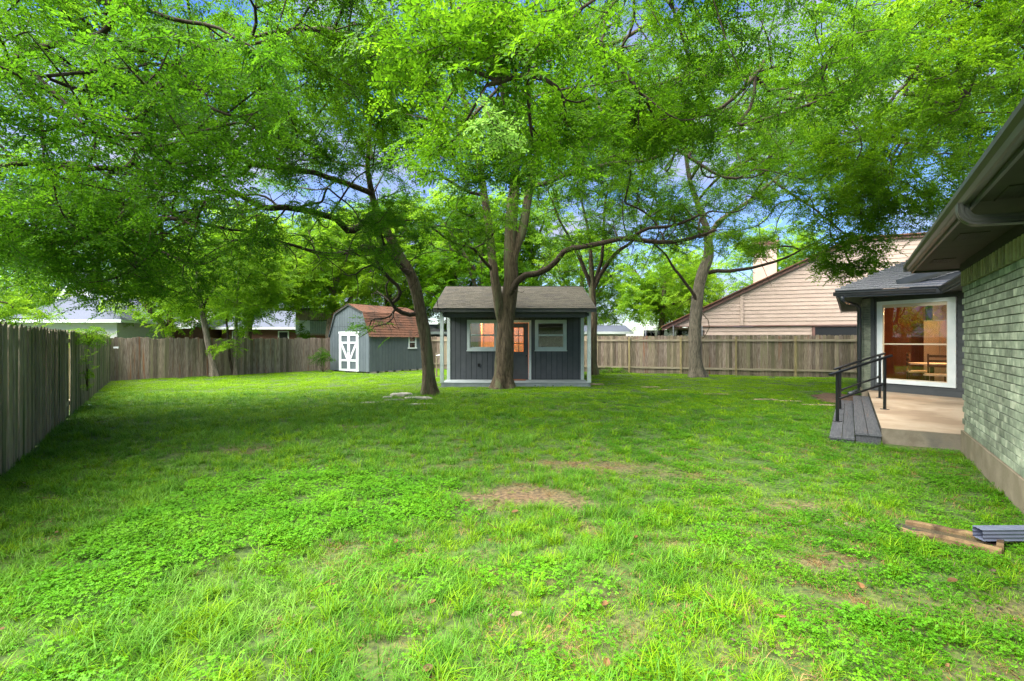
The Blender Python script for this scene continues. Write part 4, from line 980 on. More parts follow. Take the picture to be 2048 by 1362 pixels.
def leaf_obj(px, py, L_, W_, rz, m, label, curl=.3):
    Y = 1600 / (py - 681); b = MB(); n = 7
    for i in range(n):
        s = i / (n - 1); w_ = W_ * math.sin(math.pi * min(1, s * .93 + .05)) ** .8; zc = curl * L_ * (s - .5) ** 2
        b.v += [(s * L_ - L_ / 2, -w_ / 2, zc + .25 * w_), (s * L_ - L_ / 2, 0, zc), (s * L_ - L_ / 2, w_ / 2, zc + .25 * w_)]
    for i in range(n - 1):
        for j in range(2): b.f.append((i * 3 + j, i * 3 + j + 1, (i + 1) * 3 + j + 1, (i + 1) * 3 + j))
    o = b.build('dry_leaf', m, None, loc=((px - 1024) / F * Y, Y, .034)); o.scale = (.8, .8, .8); o.rotation_euler = (.25, -.2, rz); tag(o, label, 'leaf', 'dry leaves on the lawn'); return o
for a in ((1720, 1182, .075, .06, 1.2, M['dry_leaf'], 'broad orange dry leaf on the grass below the splash block'), (1421, 1204, .12, .03, 1.9, M['dry_leaf'], 'long narrow brown dry leaf in the right foreground'),
          (1560, 1246, .09, .035, -.5, M['dry_leaf'], 'brown dry leaf between the long narrow one and the orange broad one'), (1034, 1241, .08, .045, .1, M['dry_pale'], 'pale tan dry leaf in the centre foreground'),
          (791, 1092, .07, .045, 1.0, M['dry_leaf'], 'brown dry leaf at the lower edge of the clover patch'), (936, 1008, .08, .05, .6, M['dry_leaf'], 'brown dry leaf at the left end of the bare patch'),
          (960, 1027, .07, .05, -.3, M['dry_pale'], 'tan curled leaf just below the left end of the bare patch'), (1030, 1031, .08, .05, .2, M['dry_leaf'], 'reddish dry leaf under the middle of the bare patch'),
          (1210, 1219, .07, .045, .4, M['dry_leaf'], 'reddish dry leaf left of the long narrow one'), (1905, 1172, .08, .05, 0, M['dry_leaf'], 'dry leaf lying closest to the right edge below the splash block'),
          (1350, 1137, .08, .045, 2.2, M['dry_leaf'], 'brown dry leaf above the long narrow one'), (1271, 1082, .06, .04, .9, M['dry_leaf'], 'small dark dry leaf right of the bare patch'),
          (864, 1215, .06, .04, .4, M['dry_leaf'], 'orange-brown dry leaf in the long grass left of centre'), (1213, 1340, .07, .045, 1.2, M['dry_leaf'], 'brown dry leaf at the bottom edge right of centre'),
          (856, 1352, .07, .05, .3, M['dry_leaf'], 'reddish dry leaf at the bottom edge left of centre'), (1167, 887, .09, .05, .3, M['dry_pale'], 'pale dry leaf beyond the bare patch')):
    leaf_obj(*a)

# ------------------------------------------------------------ instancing of leaves and grass
def hidden_collection(name, meshes):
    c = bpy.data.collections.new(name)
    for i, me in enumerate(meshes):
        o = bpy.data.objects.new('%s_%02d' % (name, i), me); c.objects.link(o)
    return c
def scatter_group(coll):
    g = bpy.data.node_groups.new('scatter_' + coll.name, 'GeometryNodeTree')
    g.interface.new_socket('Geometry', in_out='INPUT', socket_type='NodeSocketGeometry'); g.interface.new_socket('Geometry', in_out='OUTPUT', socket_type='NodeSocketGeometry')
    N, L = g.nodes, g.links; gi = N.new('NodeGroupInput'); go = N.new('NodeGroupOutput')
    ip = N.new('GeometryNodeInstanceOnPoints'); ci = N.new('GeometryNodeCollectionInfo'); ci.inputs['Collection'].default_value = coll
    ci.inputs['Separate Children'].default_value = True; ci.inputs['Reset Children'].default_value = True
    def na(nm, ty):
        q = N.new('GeometryNodeInputNamedAttribute'); q.data_type = ty; q.inputs['Name'].default_value = nm
        return next(o for o in q.outputs if o.enabled and o.name == 'Attribute')
    er = N.new('FunctionNodeEulerToRotation'); L.new(na('rot', 'FLOAT_VECTOR'), er.inputs[0])
    L.new(gi.outputs[0], ip.inputs['Points']); L.new(ci.outputs[0], ip.inputs['Instance']); ip.inputs['Pick Instance'].default_value = True
    L.new(na('idx', 'INT'), ip.inputs['Instance Index']); L.new(er.outputs[0], ip.inputs['Rotation']); L.new(na('scl', 'FLOAT'), ip.inputs['Scale'])
    L.new(ip.outputs[0], go.inputs[0]); return g
def scatter(name, group, pos, rot, scl, idx, parent=None):
    me = bpy.data.meshes.new(name); me.from_pydata([tuple(p) for p in pos], [], [])
    a = me.attributes.new('rot', 'FLOAT_VECTOR', 'POINT'); a.data.foreach_set('vector', np.asarray(rot, dtype=np.float32).ravel())
    a = me.attributes.new('scl', 'FLOAT', 'POINT'); a.data.foreach_set('value', np.asarray(scl, dtype=np.float32))
    a = me.attributes.new('idx', 'INT', 'POINT'); a.data.foreach_set('value', np.asarray(idx, dtype=np.int32))
    o = put(name, me, parent, kind='stuff'); md = o.modifiers.new('scatter', 'NODES'); md.node_group = group; return o

def sprig_mesh(name, m, seed, L_=.34, leaf=.036, n=18, stem=True, wid=.5):
    """a twig with pairs of small oval leaves"""
    r = random.Random(seed); b = MB(); pts = []
    bend = r.uniform(-.25, .25); droop = r.uniform(.1, .35)
    f = lambda s: Vector((bend * L_ * s * s, 0, 0)) + Vector((0, s * L_, -droop * L_ * s * s))
    subs = [(Vector((0, 0, 0)), 0.0, 1.0)]
    def leafat(p, az, tilt, sz):
        d = Vector((math.sin(az) * math.cos(tilt), math.cos(az) * math.cos(tilt), math.sin(tilt))); sd_ = Vector((math.cos(az), -math.sin(az), r.uniform(-.5, .5))).normalized() * sz * wid * .5
        k = len(b.v); fold = Vector((0, 0, sz * .10))
        b.v += [tuple(p), tuple(p + d * sz * .35 + sd_ + fold), tuple(p + d * sz * .78 + sd_ * .75 + fold), tuple(p + d * sz), tuple(p + d * sz * .78 - sd_ * .75 + fold), tuple(p + d * sz * .35 - sd_ + fold)]
        b.f += [(k, k + 1, k + 2, k + 3), (k, k + 3, k + 4, k + 5)]
    for i in range(n):
        s = (i + .6) / n; p = f(s); side = 1 if i % 2 else -1
        if i % 3 == 0 and s < .8:          # side twiglet with its own leaves
            a = side * r.uniform(.6, 1.1); ln = L_ * r.uniform(.25, .45)
            for q in range(4):
                u_ = (q + 1) / 4; pp = p + Vector((math.sin(a), math.cos(a), -.25 * u_)) * ln * u_
                leafat(pp, a + (1 if q % 2 else -1) * r.uniform(.5, 1.2), r.uniform(-.6, .3), leaf * r.uniform(.75, 1.15))
        leafat(p, side * r.uniform(.6, 1.4), r.uniform(-.7, .35), leaf * r.uniform(.75, 1.2))
    me_stem = None
    b2 = b
    nleaf = len(b.f)
    if stem: b.tube([f(0), f(.35), f(.7), f(1)], [.0035, .003, .002, .001], 3, caps=False)
    me = b.mesh(name, [m, M['bark_dark']])
    if stem: me.polygons.foreach_set('material_index', [0] * nleaf + [1] * (len(me.polygons) - nleaf))
    return me
SPR = {k: scatter_group(hidden_collection('sprig_' + k, [sprig_mesh('sprig_' + k, M[mm], s * 7 + 1, L_=ll, leaf=lf, n=nn, stem=st) for s in range(6)]))
       for k, mm, ll, lf, nn, st in (('A', 'leafA', .42, .050, 26, True), ('B', 'leafB', .42, .048, 26, True), ('D', 'leafD', .42, .052, 26, True), ('Y', 'leafY', .42, .065, 20, False), ('P', 'leafP', .26, .042, 14, True), ('F', 'leafY', .75, .13, 22, False), ('G', 'leafA', .75, .13, 22, False))}

# ------------------------------------------------------------ trees
class Tree:
    def __init__(s): s.pos = []; s.par = []; s.rad = []; s.fixed = []
    def add(s, p, par, r=0): s.pos.append(np.array(p, float)); s.par.append(par); s.rad.append(r); return len(s.pos) - 1
    def nearest(s, p, lim=None):
        A = np.array(s.pos); d = np.linalg.norm(A - np.array(p), axis=1); return int(d.argmin())

def smooth_path(pts, step=.22):
    """Catmull-Rom through (Vector, r)"""
    out = []
    for i in range(len(pts) - 1):
        p0, p1, p2, p3 = (pts[max(i - 1, 0)], pts[i], pts[i + 1], pts[min(i + 2, len(pts) - 1)])
        n = max(1, int((p2[0] - p1[0]).length / step))
        for k in range(n):
            t_ = k / n; t2, t3 = t_ * t_, t_ ** 3
            v = .5 * ((2 * p1[0]) + (-p0[0] + p2[0]) * t_ + (2 * p0[0] - 5 * p1[0] + 4 * p2[0] - p3[0]) * t2 + (-p0[0] + 3 * p1[0] - 3 * p2[0] + p3[0]) * t3)
            out.append((v, p1[1] + (p2[1] - p1[1]) * t_))
    out.append(pts[-1]); return out

def limb_mesh(pts, sides, rough=.08, seed=0, flare=False):
    b = MB(); n = len(pts); k = 0; prevx = None
    for i, (p, r) in enumerate(pts):
        tg = (pts[min(i + 1, n - 1)][0] - pts[max(i - 1, 0)][0]).normalized()
        x = (prevx - tg * prevx.dot(tg)) if prevx is not None else tg.cross(Vector((0, 1, .01)))
        if x.length < 1e-3: x = tg.cross(Vector((1, 0, 0)))
        x.normalize(); prevx = x; y = tg.cross(x)
        for j in range(sides):
            a = 2 * math.pi * j / sides; q = 1 + rough * noise.noise(Vector((math.cos(a) * 2.2 + seed, math.sin(a) * 2.2, p.z * 1.1))) * 1.6 + rough * .9 * noise.noise(Vector((math.cos(a) * 7 + seed, math.sin(a) * 7, p.z * 2.2)))
            if flare and p.z < .5: q *= 1 + (.5 - p.z) * 1.0 * (.5 + .5 * math.sin(a * 5 + seed)) 
            b.v.append(tuple(p + (x * math.cos(a) + y * math.sin(a)) * r * q))
    for i in range(n - 1):
        for j in range(sides): b.f.append((i * sides + j, i * sides + (j + 1) % sides, (i + 1) * sides + (j + 1) % sides, (i + 1) * sides + j))
    b.f.append(tuple((n - 1) * sides + j for j in range(sides)))
    return b

def ell(c, r, n, seed, low=0.0, gap=.0, fr=.35):
    """random points in an ellipsoid, thinned by noise so that gaps open"""
    g = np.random.default_rng(seed); out = []; n = int(n * 1.3)
    while len(out) < n:
        v = g.uniform(-1, 1, 3)
        d = np.linalg.norm(v)
        if d > 1 or d < low: continue
        p = np.array(c) + v * np.array(r)
        if noise.noise(Vector(p * fr) + Vector((seed, 0, 0))) < gap and g.random() < .85: continue
        if noise.noise(Vector(p * fr * 2.6) + Vector((0, seed, 0))) < -.12 and g.random() < .9: continue
        out.append(p)
    return out

def make_tree(name, label, base, limbs, crowns, key='A', bark='bark', limbbark='bark_dark', step=.4, sp=3, sc=1.0, seed=1, group=None, r0=.0045, cat='tree', leafpos=None, trunk_sides=28, near_ok=False, spread=.3, maxpar=None, twigs=0):
    base = Vector(base); t = thing(name, label, cat, base, 0, group); T = Tree()
    r = random.Random(seed); g = np.random.default_rng(seed)
    for li, lb in enumerate(limbs):
        pts = smooth_path([(P(px, py, Y) if Y > 0 else None, rr) for px, py, Y, rr in lb] if not isinstance(lb[0][0], Vector) else lb, .15 if li == 0 else .2)
        # little crookedness, more on thin limbs
        pp = []
        for i, (p, rr) in enumerate(pts):
            am = .0 if li == 0 else .05
            pp.append((p + Vector((noise.noise(p * 1.7), noise.noise(p * 1.7 + Vector((9, 0, 0))), noise.noise(p * 1.7 + Vector((0, 9, 0))))) * am, rr))
        prev = -1
        if li > 0: prev = T.nearest(pp[0][0])
        for i, (p, rr) in enumerate(pp):
            if li == 0 and i < len(pp) * .35: pr = rr
            prev = T.add(p, prev, rr)
        local = [(p - base, rr) for p, rr in pp]
        sides = trunk_sides if li == 0 else (14 if pts[0][1] > .08 else 9)
        limb_mesh(local, sides, .10 if li == 0 else .12, seed + li, flare=(li == 0)).build('trunk' if li == 0 else 'limb', M[bark] if (li == 0 or pts[0][1] > .11) else M[limbbark], t, smooth=True)
    nfix = len(T.pos)
    cr = [q for c in crowns for q in c]
    r.shuffle(cr)
    minz = min(p[2] for p in T.pos) ; usable = np.array([p[2] for p in T.pos])
    # grow: attach in order of distance to the limbs
    A = np.array(T.pos); okm = A[:, 2] > 1.2
    idx0 = np.where(okm)[0]
    cra = np.array(cr); dmin = np.array([np.linalg.norm(A[idx0] - q, axis=1).min() for q in cra]); order = np.argsort(dmin)
    nleaf_pts = len(cra)
    if twigs:
        cand = [i for i in range(nfix) if .015 < T.rad[i] < .13 and T.pos[i][2] > 2.0]
        ex = np.array([T.pos[g.choice(cand)] + g.normal(0, 1, 3) * np.array([.55, .5, .42]) + np.array([0, 0, -.08]) for _ in range(twigs)])
        cra = np.vstack([cra, ex]); order = np.concatenate([order, np.arange(nleaf_pts, len(cra))])
    buf = np.full((len(cra) * 14 + nfix + 50, 3), 1e6); buf[:nfix][okm] = A[okm]; cnt = nfix
    par = list(T.par); pos = [np.array(p) for p in T.pos]; term = []
    noleaf = set()
    for oi_ in order:
        q = cra[oi_]; d = np.linalg.norm(buf[:cnt] - q, axis=1)
        # prefer parents that lie inward
        i = int(d.argmin()); L_ = d[i]; n = max(1, int(L_ / step)); p0 = pos[i]; 
        side = g.normal(0, 1, 3) * .10 * L_; prev = i
        if n > 13: n = 13
        for k in range(1, n + 1):
            s = k / n; p = p0 + (q - p0) * s + side * math.sin(math.pi * s) + (g.normal(0, .035, 3) if k < n else 0) + np.array([0, 0, .08 * L_ * math.sin(math.pi * s)])
            pos.append(p); par.append(prev); prev = len(pos) - 1; buf[cnt] = p; cnt += 1
        term.append(prev)
        if oi_ >= nleaf_pts: noleaf.update(range(len(pos) - n, len(pos)))
    n = len(pos); w_ = np.zeros(n)
    for k in term: w_[k] += 1
    ch = [[] for _ in range(n)]
    for i in range(n - 1, -1, -1):
        if par[i] >= 0: w_[par[i]] += w_[i]; ch[par[i]].append(i)
    rad = np.minimum(r0 * np.maximum(w_, .6) ** .40, .045)
    PA = np.array(pos)
    for _ in range(3):
        Q = PA.copy()
        for i in range(nfix, n):
            if ch[i]:
                m_ = max(ch[i], key=lambda j: w_[j]); Q[i] = PA[i] * .4 + (PA[par[i]] + PA[m_]) * .3
        PA = Q
    pos = [PA[i] for i in range(n)]
    b = MB()
    def chain(start, first):
        c = [start, first]; cur = first
        while ch[cur]:
            nxt = max(ch[cur], key=lambda j: w_[j])
            for j in ch[cur]:
                if j != nxt: stack.append((cur, j))
            c.append(nxt); cur = nxt
        return c
    stack = []
    for i in range(nfix):
        for j in ch[i]:
            if j >= nfix: stack.append((i, j))
    while stack:
        a, f = stack.pop(); c = chain(a, f)
        rr = [rad[f]] + [rad[j] for j in c[1:]]; rr[-1] *= .5
        if a < nfix: rr[0] = min(rr[0] * 1.2, T.rad[a])
        b.tube([Vector(pos[j]) - base for j in c], rr, 6 if rad[f] > .03 else (4 if rad[f] > .012 else 3), caps=False)
    if b.f: b.build('branches', M[limbbark], t, smooth=True, kind='stuff')
    # leaves
    lp, lr, ls = [], [], []
    camp = np.array([0, 0, CH])
    lim = np.array([T.pos[i] for i in range(nfix) if T.rad[i] > .028 and T.pos[i][2] > 2.2] or [[0, 0, -99]])
    for i in range(nfix, n):
        if i in noleaf: continue
        k = sp if w_[i] <= 1.5 else (sp * .6 if w_[i] < 4 else (sp * .3 if w_[i] < 9 else 0))
        if ch[i] and w_[i] <= 1.5: k = sp * .7
        kk = int(k) + (1 if g.random() < k - int(k) else 0)
        for _ in range(kk):
            p = pos[i] + g.normal(0, spread * .5, 3) * np.array([1, 1, .7])
            if np.linalg.norm(p - camp) < (2.2): continue
            if twigs and g.random() < .88:
                dd = lim - p; hz = np.hypot(dd[:, 0], dd[:, 1])
                if ((hz < .75) & (dd[:, 2] > -.12) & (dd[:, 2] < 1.3)).any(): continue
            lp.append(p - np.array(base)); 
            lr.append((g.normal(-.15, .45), g.normal(0, .45), g.uniform(0, 6.283))); ls.append(sc * g.uniform(.7, 1.25))
    scatter('crown', SPR[key], lp, lr, ls, g.integers(0, 6, len(lp)), t)
    return t, len(lp), len(b.f)

stat = []
# the big central tree
tA = [[(1006, 779, 16.8, .36), (1007, 758, 16.8, .31), (1009, 700, 16.8, .285), (1012, 640, 16.8, .265), (1018, 600, 16.8, .255), (1022, 560, 16.75, .235), (1021, 500, 16.7, .215), (1022, 452, 16.6, .20), (1026, 400, 16.5, .18), (1030, 350, 16.4, .16), (1028, 290, 16, .14), (1015, 220, 15.5, .12), (1005, 140, 15, .10), (1010, 60, 15, .08), (1020, -20, 15, .06)],
      [(1004, 640, 16.7, .15), (996, 605, 16.65, .155), (989, 560, 16.6, .15), (984, 510, 16.6, .14), (977, 452, 16.5, .13), (968, 391, 16.4, .115), (960, 329, 16.3, .10), (950, 270, 16, .085), (930, 200, 15.5, .065), (900, 120, 15, .05)],
      [(1024, 525, 16.65, .16), (1035, 485, 16.7, .155), (1046, 452, 16.7, .15), (1055, 400, 16.7, .14), (1063, 350, 16.6, .13), (1080, 290, 16.5, .11), (1100, 230, 16.3, .09), (1135, 160, 16, .08), (1174, 115, 15.5, .07), (1235, 82, 15, .06), (1318, 37, 14.5, .04)],
      [(1016, 592, 16.65, .11), (1034, 563, 16.5, .11), (1052, 551, 16.4, .105), (1074, 547, 16.3, .10), (1097, 537, 16, .095), (1113, 522, 15.9, .09), (1128, 505, 15.7, .085), (1145, 498, 15.5, .08), (1194, 489, 15, .075), (1256, 477, 14.5, .07), (1313, 485, 14.3, .06), (1380, 478, 14, .05), (1430, 462, 13.5, .035)],
      [(1062, 372, 16.6, .075), (1090, 365, 16.2, .075), (1141, 345, 15.5, .07), (1215, 329, 15, .06), (1289, 321, 14.5, .05), (1350, 300, 14, .035)],
      [(985, 542, 16.6, .055), (970, 522, 16.3, .05), (947, 498, 16, .045), (910, 485, 15.5, .038), (865, 457, 15, .025)],
      [(1100, 232, 16.3, .06), (1161, 201, 15.3, .055), (1227, 201, 14.2, .05), (1320, 165, 13, .04), (1420, 150, 12, .03), (1500, 165, 11, .02)],
      [(1256, 477, 14.5, .05), (1300, 455, 14, .045), (1350, 452, 13.6, .04), (1400, 430, 13.2, .03)],
      [(1008, 160, 15.2, .07), (1000, 60, 12.5, .05), (985, 20, 9.5, .035), (990, 60, 7.0, .022), (985, 110, 5.4, .012), (975, 170, 4.6, .007)],
      [(968, 391, 16.4, .06), (930, 380, 16.0, .05), (880, 350, 15.3, .04), (830, 340, 14.7, .03)],
      [(1040, 300, 16.2, .06), (1090, 200, 14.5, .05), (1180, 60, 12, .04), (1290, -60, 10, .03)],
      [(950, 270, 16, .06), (860, 180, 14, .05), (760, 90, 12, .045), (640, 60, 10, .035), (520, 70, 8.5, .025), (430, 110, 7.5, .018)]]
cA = [ell((3.2, 8.2, 6.4), (3.2, 2.2, 1.4), 170, 19, gap=-.02), ell((-.2, 16, 11.0), (6.5, 5.0, 4.2), 560, 11, gap=-.15), ell((.2, 9.5, 6.9), (4.4, 3.6, 2.0), 420, 12, gap=-.05), ell((5.0, 13.5, 7.4), (4.4, 4.2, 2.6), 480, 13, gap=-.06),
      ell((-5.2, 9.5, 7.0), (3.6, 3.8, 1.9), 300, 17, gap=.0), ell((3.5, 14.5, 4.9), (3.2, 1.5, .9), 120, 14), ell((-.35, 5.2, 4.15), (1.2, .9, .75), 60, 15), ell((-.1, 6.8, 4.6), (1.5, 1.2, 1.0), 70, 16),
      ell((-1.6, 15, 5.6), (1.6, 1.2, 1.6), 60, 18)]
stat.append(make_tree('shade_tree', 'largest tree, thick furrowed trunk forking low right in front of the cottage', (P(1006, 776, 16.8).x, 16.8, 0), tA, cA, key='A', seed=21, sp=6.2, r0=.0075, twigs=700, trunk_sides=40)[1:])
# near pale sprig is a part of the crown
t0 = bpy.data.objects['shade_tree']
g = np.random.default_rng(5); sp_p = []
for k in range(22):
    s = k / 21; c = P(960 + 45 * s, 205 + 75 * s, 3.9); sp_p.append(np.array(c) + g.normal(0, .045, 3) - np.array(t0.location))
scatter('young_shoots', SPR['P'], sp_p, [(g.normal(-.3, .4), g.normal(0, .5), g.uniform(0, 6.28)) for _ in sp_p], g.uniform(.6, .95, 22), g.integers(0, 6, 22), t0)
st_ = MB().tube([P(975, 170, 4.6) - t0.location, P(960, 195, 4.1) - t0.location, P(980, 235, 3.9) - t0.location, P(1003, 282, 3.9) - t0.location], [.006, .005, .004, .002], 5).build('twig', M['bark_dark'], t0)

# leaning tree
tB = [[(860, 793, 14.7, .225), (859, 775, 14.7, .19), (857, 740, 14.7, .175), (853, 700, 14.7, .17), (848, 660, 14.7, .168), (841, 625, 14.7, .165), (835, 592, 14.7, .16), (822, 550, 14.65, .15), (805, 520, 14.6, .14), (788, 490, 14.6, .13), (770, 455, 14.5, .115), (752, 415, 14.3, .10), (742, 380, 14, .08), (735, 330, 13.5, .06), (740, 270, 13, .045)],
      [(818, 548, 14.5, .09), (792, 522, 14.45, .09), (768, 492, 14.4, .085), (752, 462, 14.3, .08), (740, 436, 14.2, .07)],
      [(748, 430, 14.3, .10), (720, 452, 14, .095), (696, 460, 13.7, .09), (671, 437, 13.4, .085), (623, 424, 13, .08), (574, 416, 12.5, .075), (526, 415, 12, .07), (482, 391, 11.5, .06), (441, 367, 11, .055), (413, 351, 10.6, .05), (352, 337, 10, .035), (300, 330, 9.5, .025)],
      [(742, 388, 14, .08), (700, 370, 13.5, .075), (640, 350, 13, .07), (570, 335, 12, .07), (506, 327, 11.3, .068), (459, 294, 10.5, .062), (382, 253, 9.6, .055), (319, 235, 9, .045), (257, 202, 8.3, .04), (205, 187, 7.8, .034), (140, 176, 7.3, .028), (55, 136, 6.8, .02), (-30, 110, 6.4, .012)],
      [(382, 253, 9.6, .04), (316, 195, 9, .036), (305, 172, 8.8, .033), (250, 114, 8, .026), (176, 44, 7.3, .02), (125, -5, 7, .014)],
      [(301, 169, 8.8, .026), (220, 150, 8, .022), (169, 147, 7.6, .02), (110, 114, 7, .018), (55, 81, 6.5, .012)],
      [(765, 500, 14.4, .07), (732, 500, 14, .065), (700, 503, 13.6, .06), (663, 508, 13.2, .055), (631, 504, 12.8, .045), (590, 490, 12.3, .035), (540, 480, 11.8, .025), (470, 480, 11, .02)],
      [(838, 628, 14.65, .075), (820, 630, 14.6, .068), (805, 624, 14.55, .064), (792, 616, 14.5, .06), (785, 606, 14.5, .055), (797, 596, 14.45, .055), (801, 585, 14.4, .053), (795, 572, 14.4, .05), (780, 557, 14.3, .048), (768, 545, 14.2, .045), (755, 525, 14.2, .042), (748, 500, 14.1, .04), (735, 470, 14, .03)],
      [(780, 557, 14.3, .035), (762, 540, 14, .032), (744, 532, 13.8, .03), (728, 537, 13.6, .026), (712, 548, 13.4, .018)],
      [(787, 608, 14.5, .035), (776, 592, 14.3, .03), (772, 572, 14.2, .025), (778, 560, 14.25, .02)],
      [(526, 415, 12, .04), (470, 425, 11.4, .035), (420, 415, 10.8, .03), (360, 425, 10, .022), (300, 440, 9.3, .015)],
      [(482, 391, 11.5, .04), (440, 380, 11, .04), (380, 385, 10.3, .03), (310, 380, 9.6, .02)],
      [(506, 327, 11.3, .04), (480, 350, 11, .035), (420, 345, 10.4, .03), (350, 310, 9.5, .022), (270, 300, 8.6, .016)]]
cB = [ell((-4.6, 13, 7.4), (3.6, 3.5, 2.6), 340, 31, gap=-.02), ell((-7.4, 9.5, 6.0), (3.6, 3.6, 2.4), 420, 32, gap=-.12), ell((-5.2, 6.0, 4.7), (2.4, 2.0, 1.25), 230, 33, gap=-.15),
      ell((-6.8, 9.2, 3.7), (2.6, 2.4, .9), 180, 34, gap=-.1), ell((-4.2, 12.2, 4.4), (2.2, 1.6, .9), 150, 38, gap=-.1), ell((-7.0, 7.3, 3.3), (1.6, 1.4, .7), 120, 36, gap=-.1),
      ell((-3.75, 14.2, 2.05), (.75, .5, .28), 26, 35), ell((-9.5, 11.5, 4.2), (2.2, 2.2, 1.6), 160, 37, gap=-.1), ell((-7.6, 9.4, 2.85), (2.0, 1.3, .5), 70, 39, gap=-.1)]
stat.append(make_tree('shade_tree', 'leaning tree with a curly low branch and long limbs reaching left over the lawn', (P(860, 790, 14.7).x, 14.7, 0), tB, cB, key='B', seed=22, sp=6.0, r0=.0075, twigs=800)[1:])
# tree behind the cottage's right end
tC = [[(1188, 754, 23.2, .21), (1187, 735, 23.2, .18), (1186, 700, 23.2, .17), (1187, 640, 23.2, .16), (1185, 600, 23.2, .155), (1184, 573, 23.2, .14), (1182, 520, 23.2, .09), (1178, 470, 23.2, .07), (1165, 410, 23, .05), (1150, 350, 23, .03)],
      [(1184, 580, 23.2, .10), (1170, 540, 23.1, .09), (1154, 507, 23, .075), (1135, 470, 23, .06), (1115, 430, 22.8, .05), (1095, 380, 22.5, .03)],
      [(1188, 570, 23.2, .09), (1203, 520, 23.2, .08), (1207, 460, 23.2, .06), (1212, 400, 23, .05), (1228, 345, 23, .03)],
      [(1188, 578, 23.2, .10), (1217, 522, 23, .09), (1240, 500, 22.8, .08), (1263, 483, 22.6, .065), (1295, 440, 22.4, .045), (1310, 390, 22.2, .03)]]
cC = [ell((3.8, 23, 9.2), (3.4, 2.6, 3.4), 300, 41, gap=.02), ell((3.4, 22.6, 5.9), (2.2, 1.6, 1.0), 50, 42)]
stat.append(make_tree('shade_tree', 'slim tree whose stems spread like a vase directly behind the right end of the cottage', (P(1188, 750, 23.2).x, 23.2, 0), tC, cC, key='A', seed=23, sp=5, sc=1.35, r0=.0075, twigs=150)[1:])
# pale-barked tree before the right fence
tD = [[(1395, 757, 21.9, .34), (1393, 740, 21.9, .28), (1390, 700, 21.9, .26), (1391, 650, 21.9, .25), (1394, 600, 21.9, .245), (1403, 553, 21.9, .235), (1416, 515, 21.8, .21), (1417, 483, 21.7, .18), (1412, 455, 21.6, .15), (1400, 420, 21.4, .12), (1380, 360, 21, .09), (1370, 300, 20.6, .06)],
      [(1417, 480, 21.7, .12), (1436, 446, 21.5, .11), (1458, 429, 21.2, .09), (1500, 400, 20.6, .07), (1560, 350, 19.6, .05), (1620, 300, 18.5, .035)],
      [(1415, 545, 21.8, .09), (1428, 543, 21.7, .085), (1462, 542, 21.2, .075), (1500, 536, 20.6, .06), (1560, 520, 19.8, .045), (1620, 490, 18.8, .03), (1670, 470, 18, .02)],
      [(1392, 600, 21.8, .08), (1380, 580, 21.7, .065), (1349, 538, 21.4, .055), (1333, 511, 21.2, .045), (1300, 480, 20.8, .03)],
      [(1414, 470, 21.6, .08), (1390, 455, 21, .07), (1350, 440, 20, .055), (1290, 435, 19, .04)],
      [(1380, 360, 21, .06), (1450, 260, 19, .05), (1560, 190, 17, .045), (1700, 160, 14.5, .035), (1850, 130, 12.5, .02)],
      [(1500, 400, 20.6, .05), (1600, 270, 17.5, .045), (1730, 275, 15.5, .035), (1830, 280, 14, .02)],
      [(1395, 400, 21.3, .06), (1480, 330, 19.5, .05), (1600, 400, 17.5, .04), (1690, 470, 15.8, .02)]]
cD = [ell((8.0, 20.5, 9.6), (4.4, 3.6, 3.6), 330, 51, gap=-.05), ell((10.6, 15.5, 7.6), (3.6, 3.4, 2.6), 420, 52, gap=-.12), ell((9.6, 11.0, 7.2), (2.8, 3.0, 1.9), 330, 53, gap=.03),
      ell((10.0, 15.2, 5.2), (1.9, 1.5, 1.3), 80, 54), ell((10.2, 15, 4.0), (.8, .8, .6), 36, 55), ell((11.6, 14.5, 6.0), (1.7, 1.7, 1.5), 60, 56, gap=0), ell((8.6, 18.5, 5.2), (1.8, 1.4, .6), 44, 57),
      ell((9.5, 10.2, 8.2), (3.4, 2.4, 1.5), 110, 58, gap=.0), ell((12.5, 16, 10.2), (4.0, 3.0, 2.6), 130, 59, gap=.0)]
stat.append(make_tree('shade_tree', 'pale-barked tree standing before the right fence with branches over the pink house', (P(1394, 754, 21.9).x, 21.9, 0), tD, cD, key='D', bark='bark_pale', seed=24, sp=6, sc=1.2, r0=.0075, twigs=350)[1:])

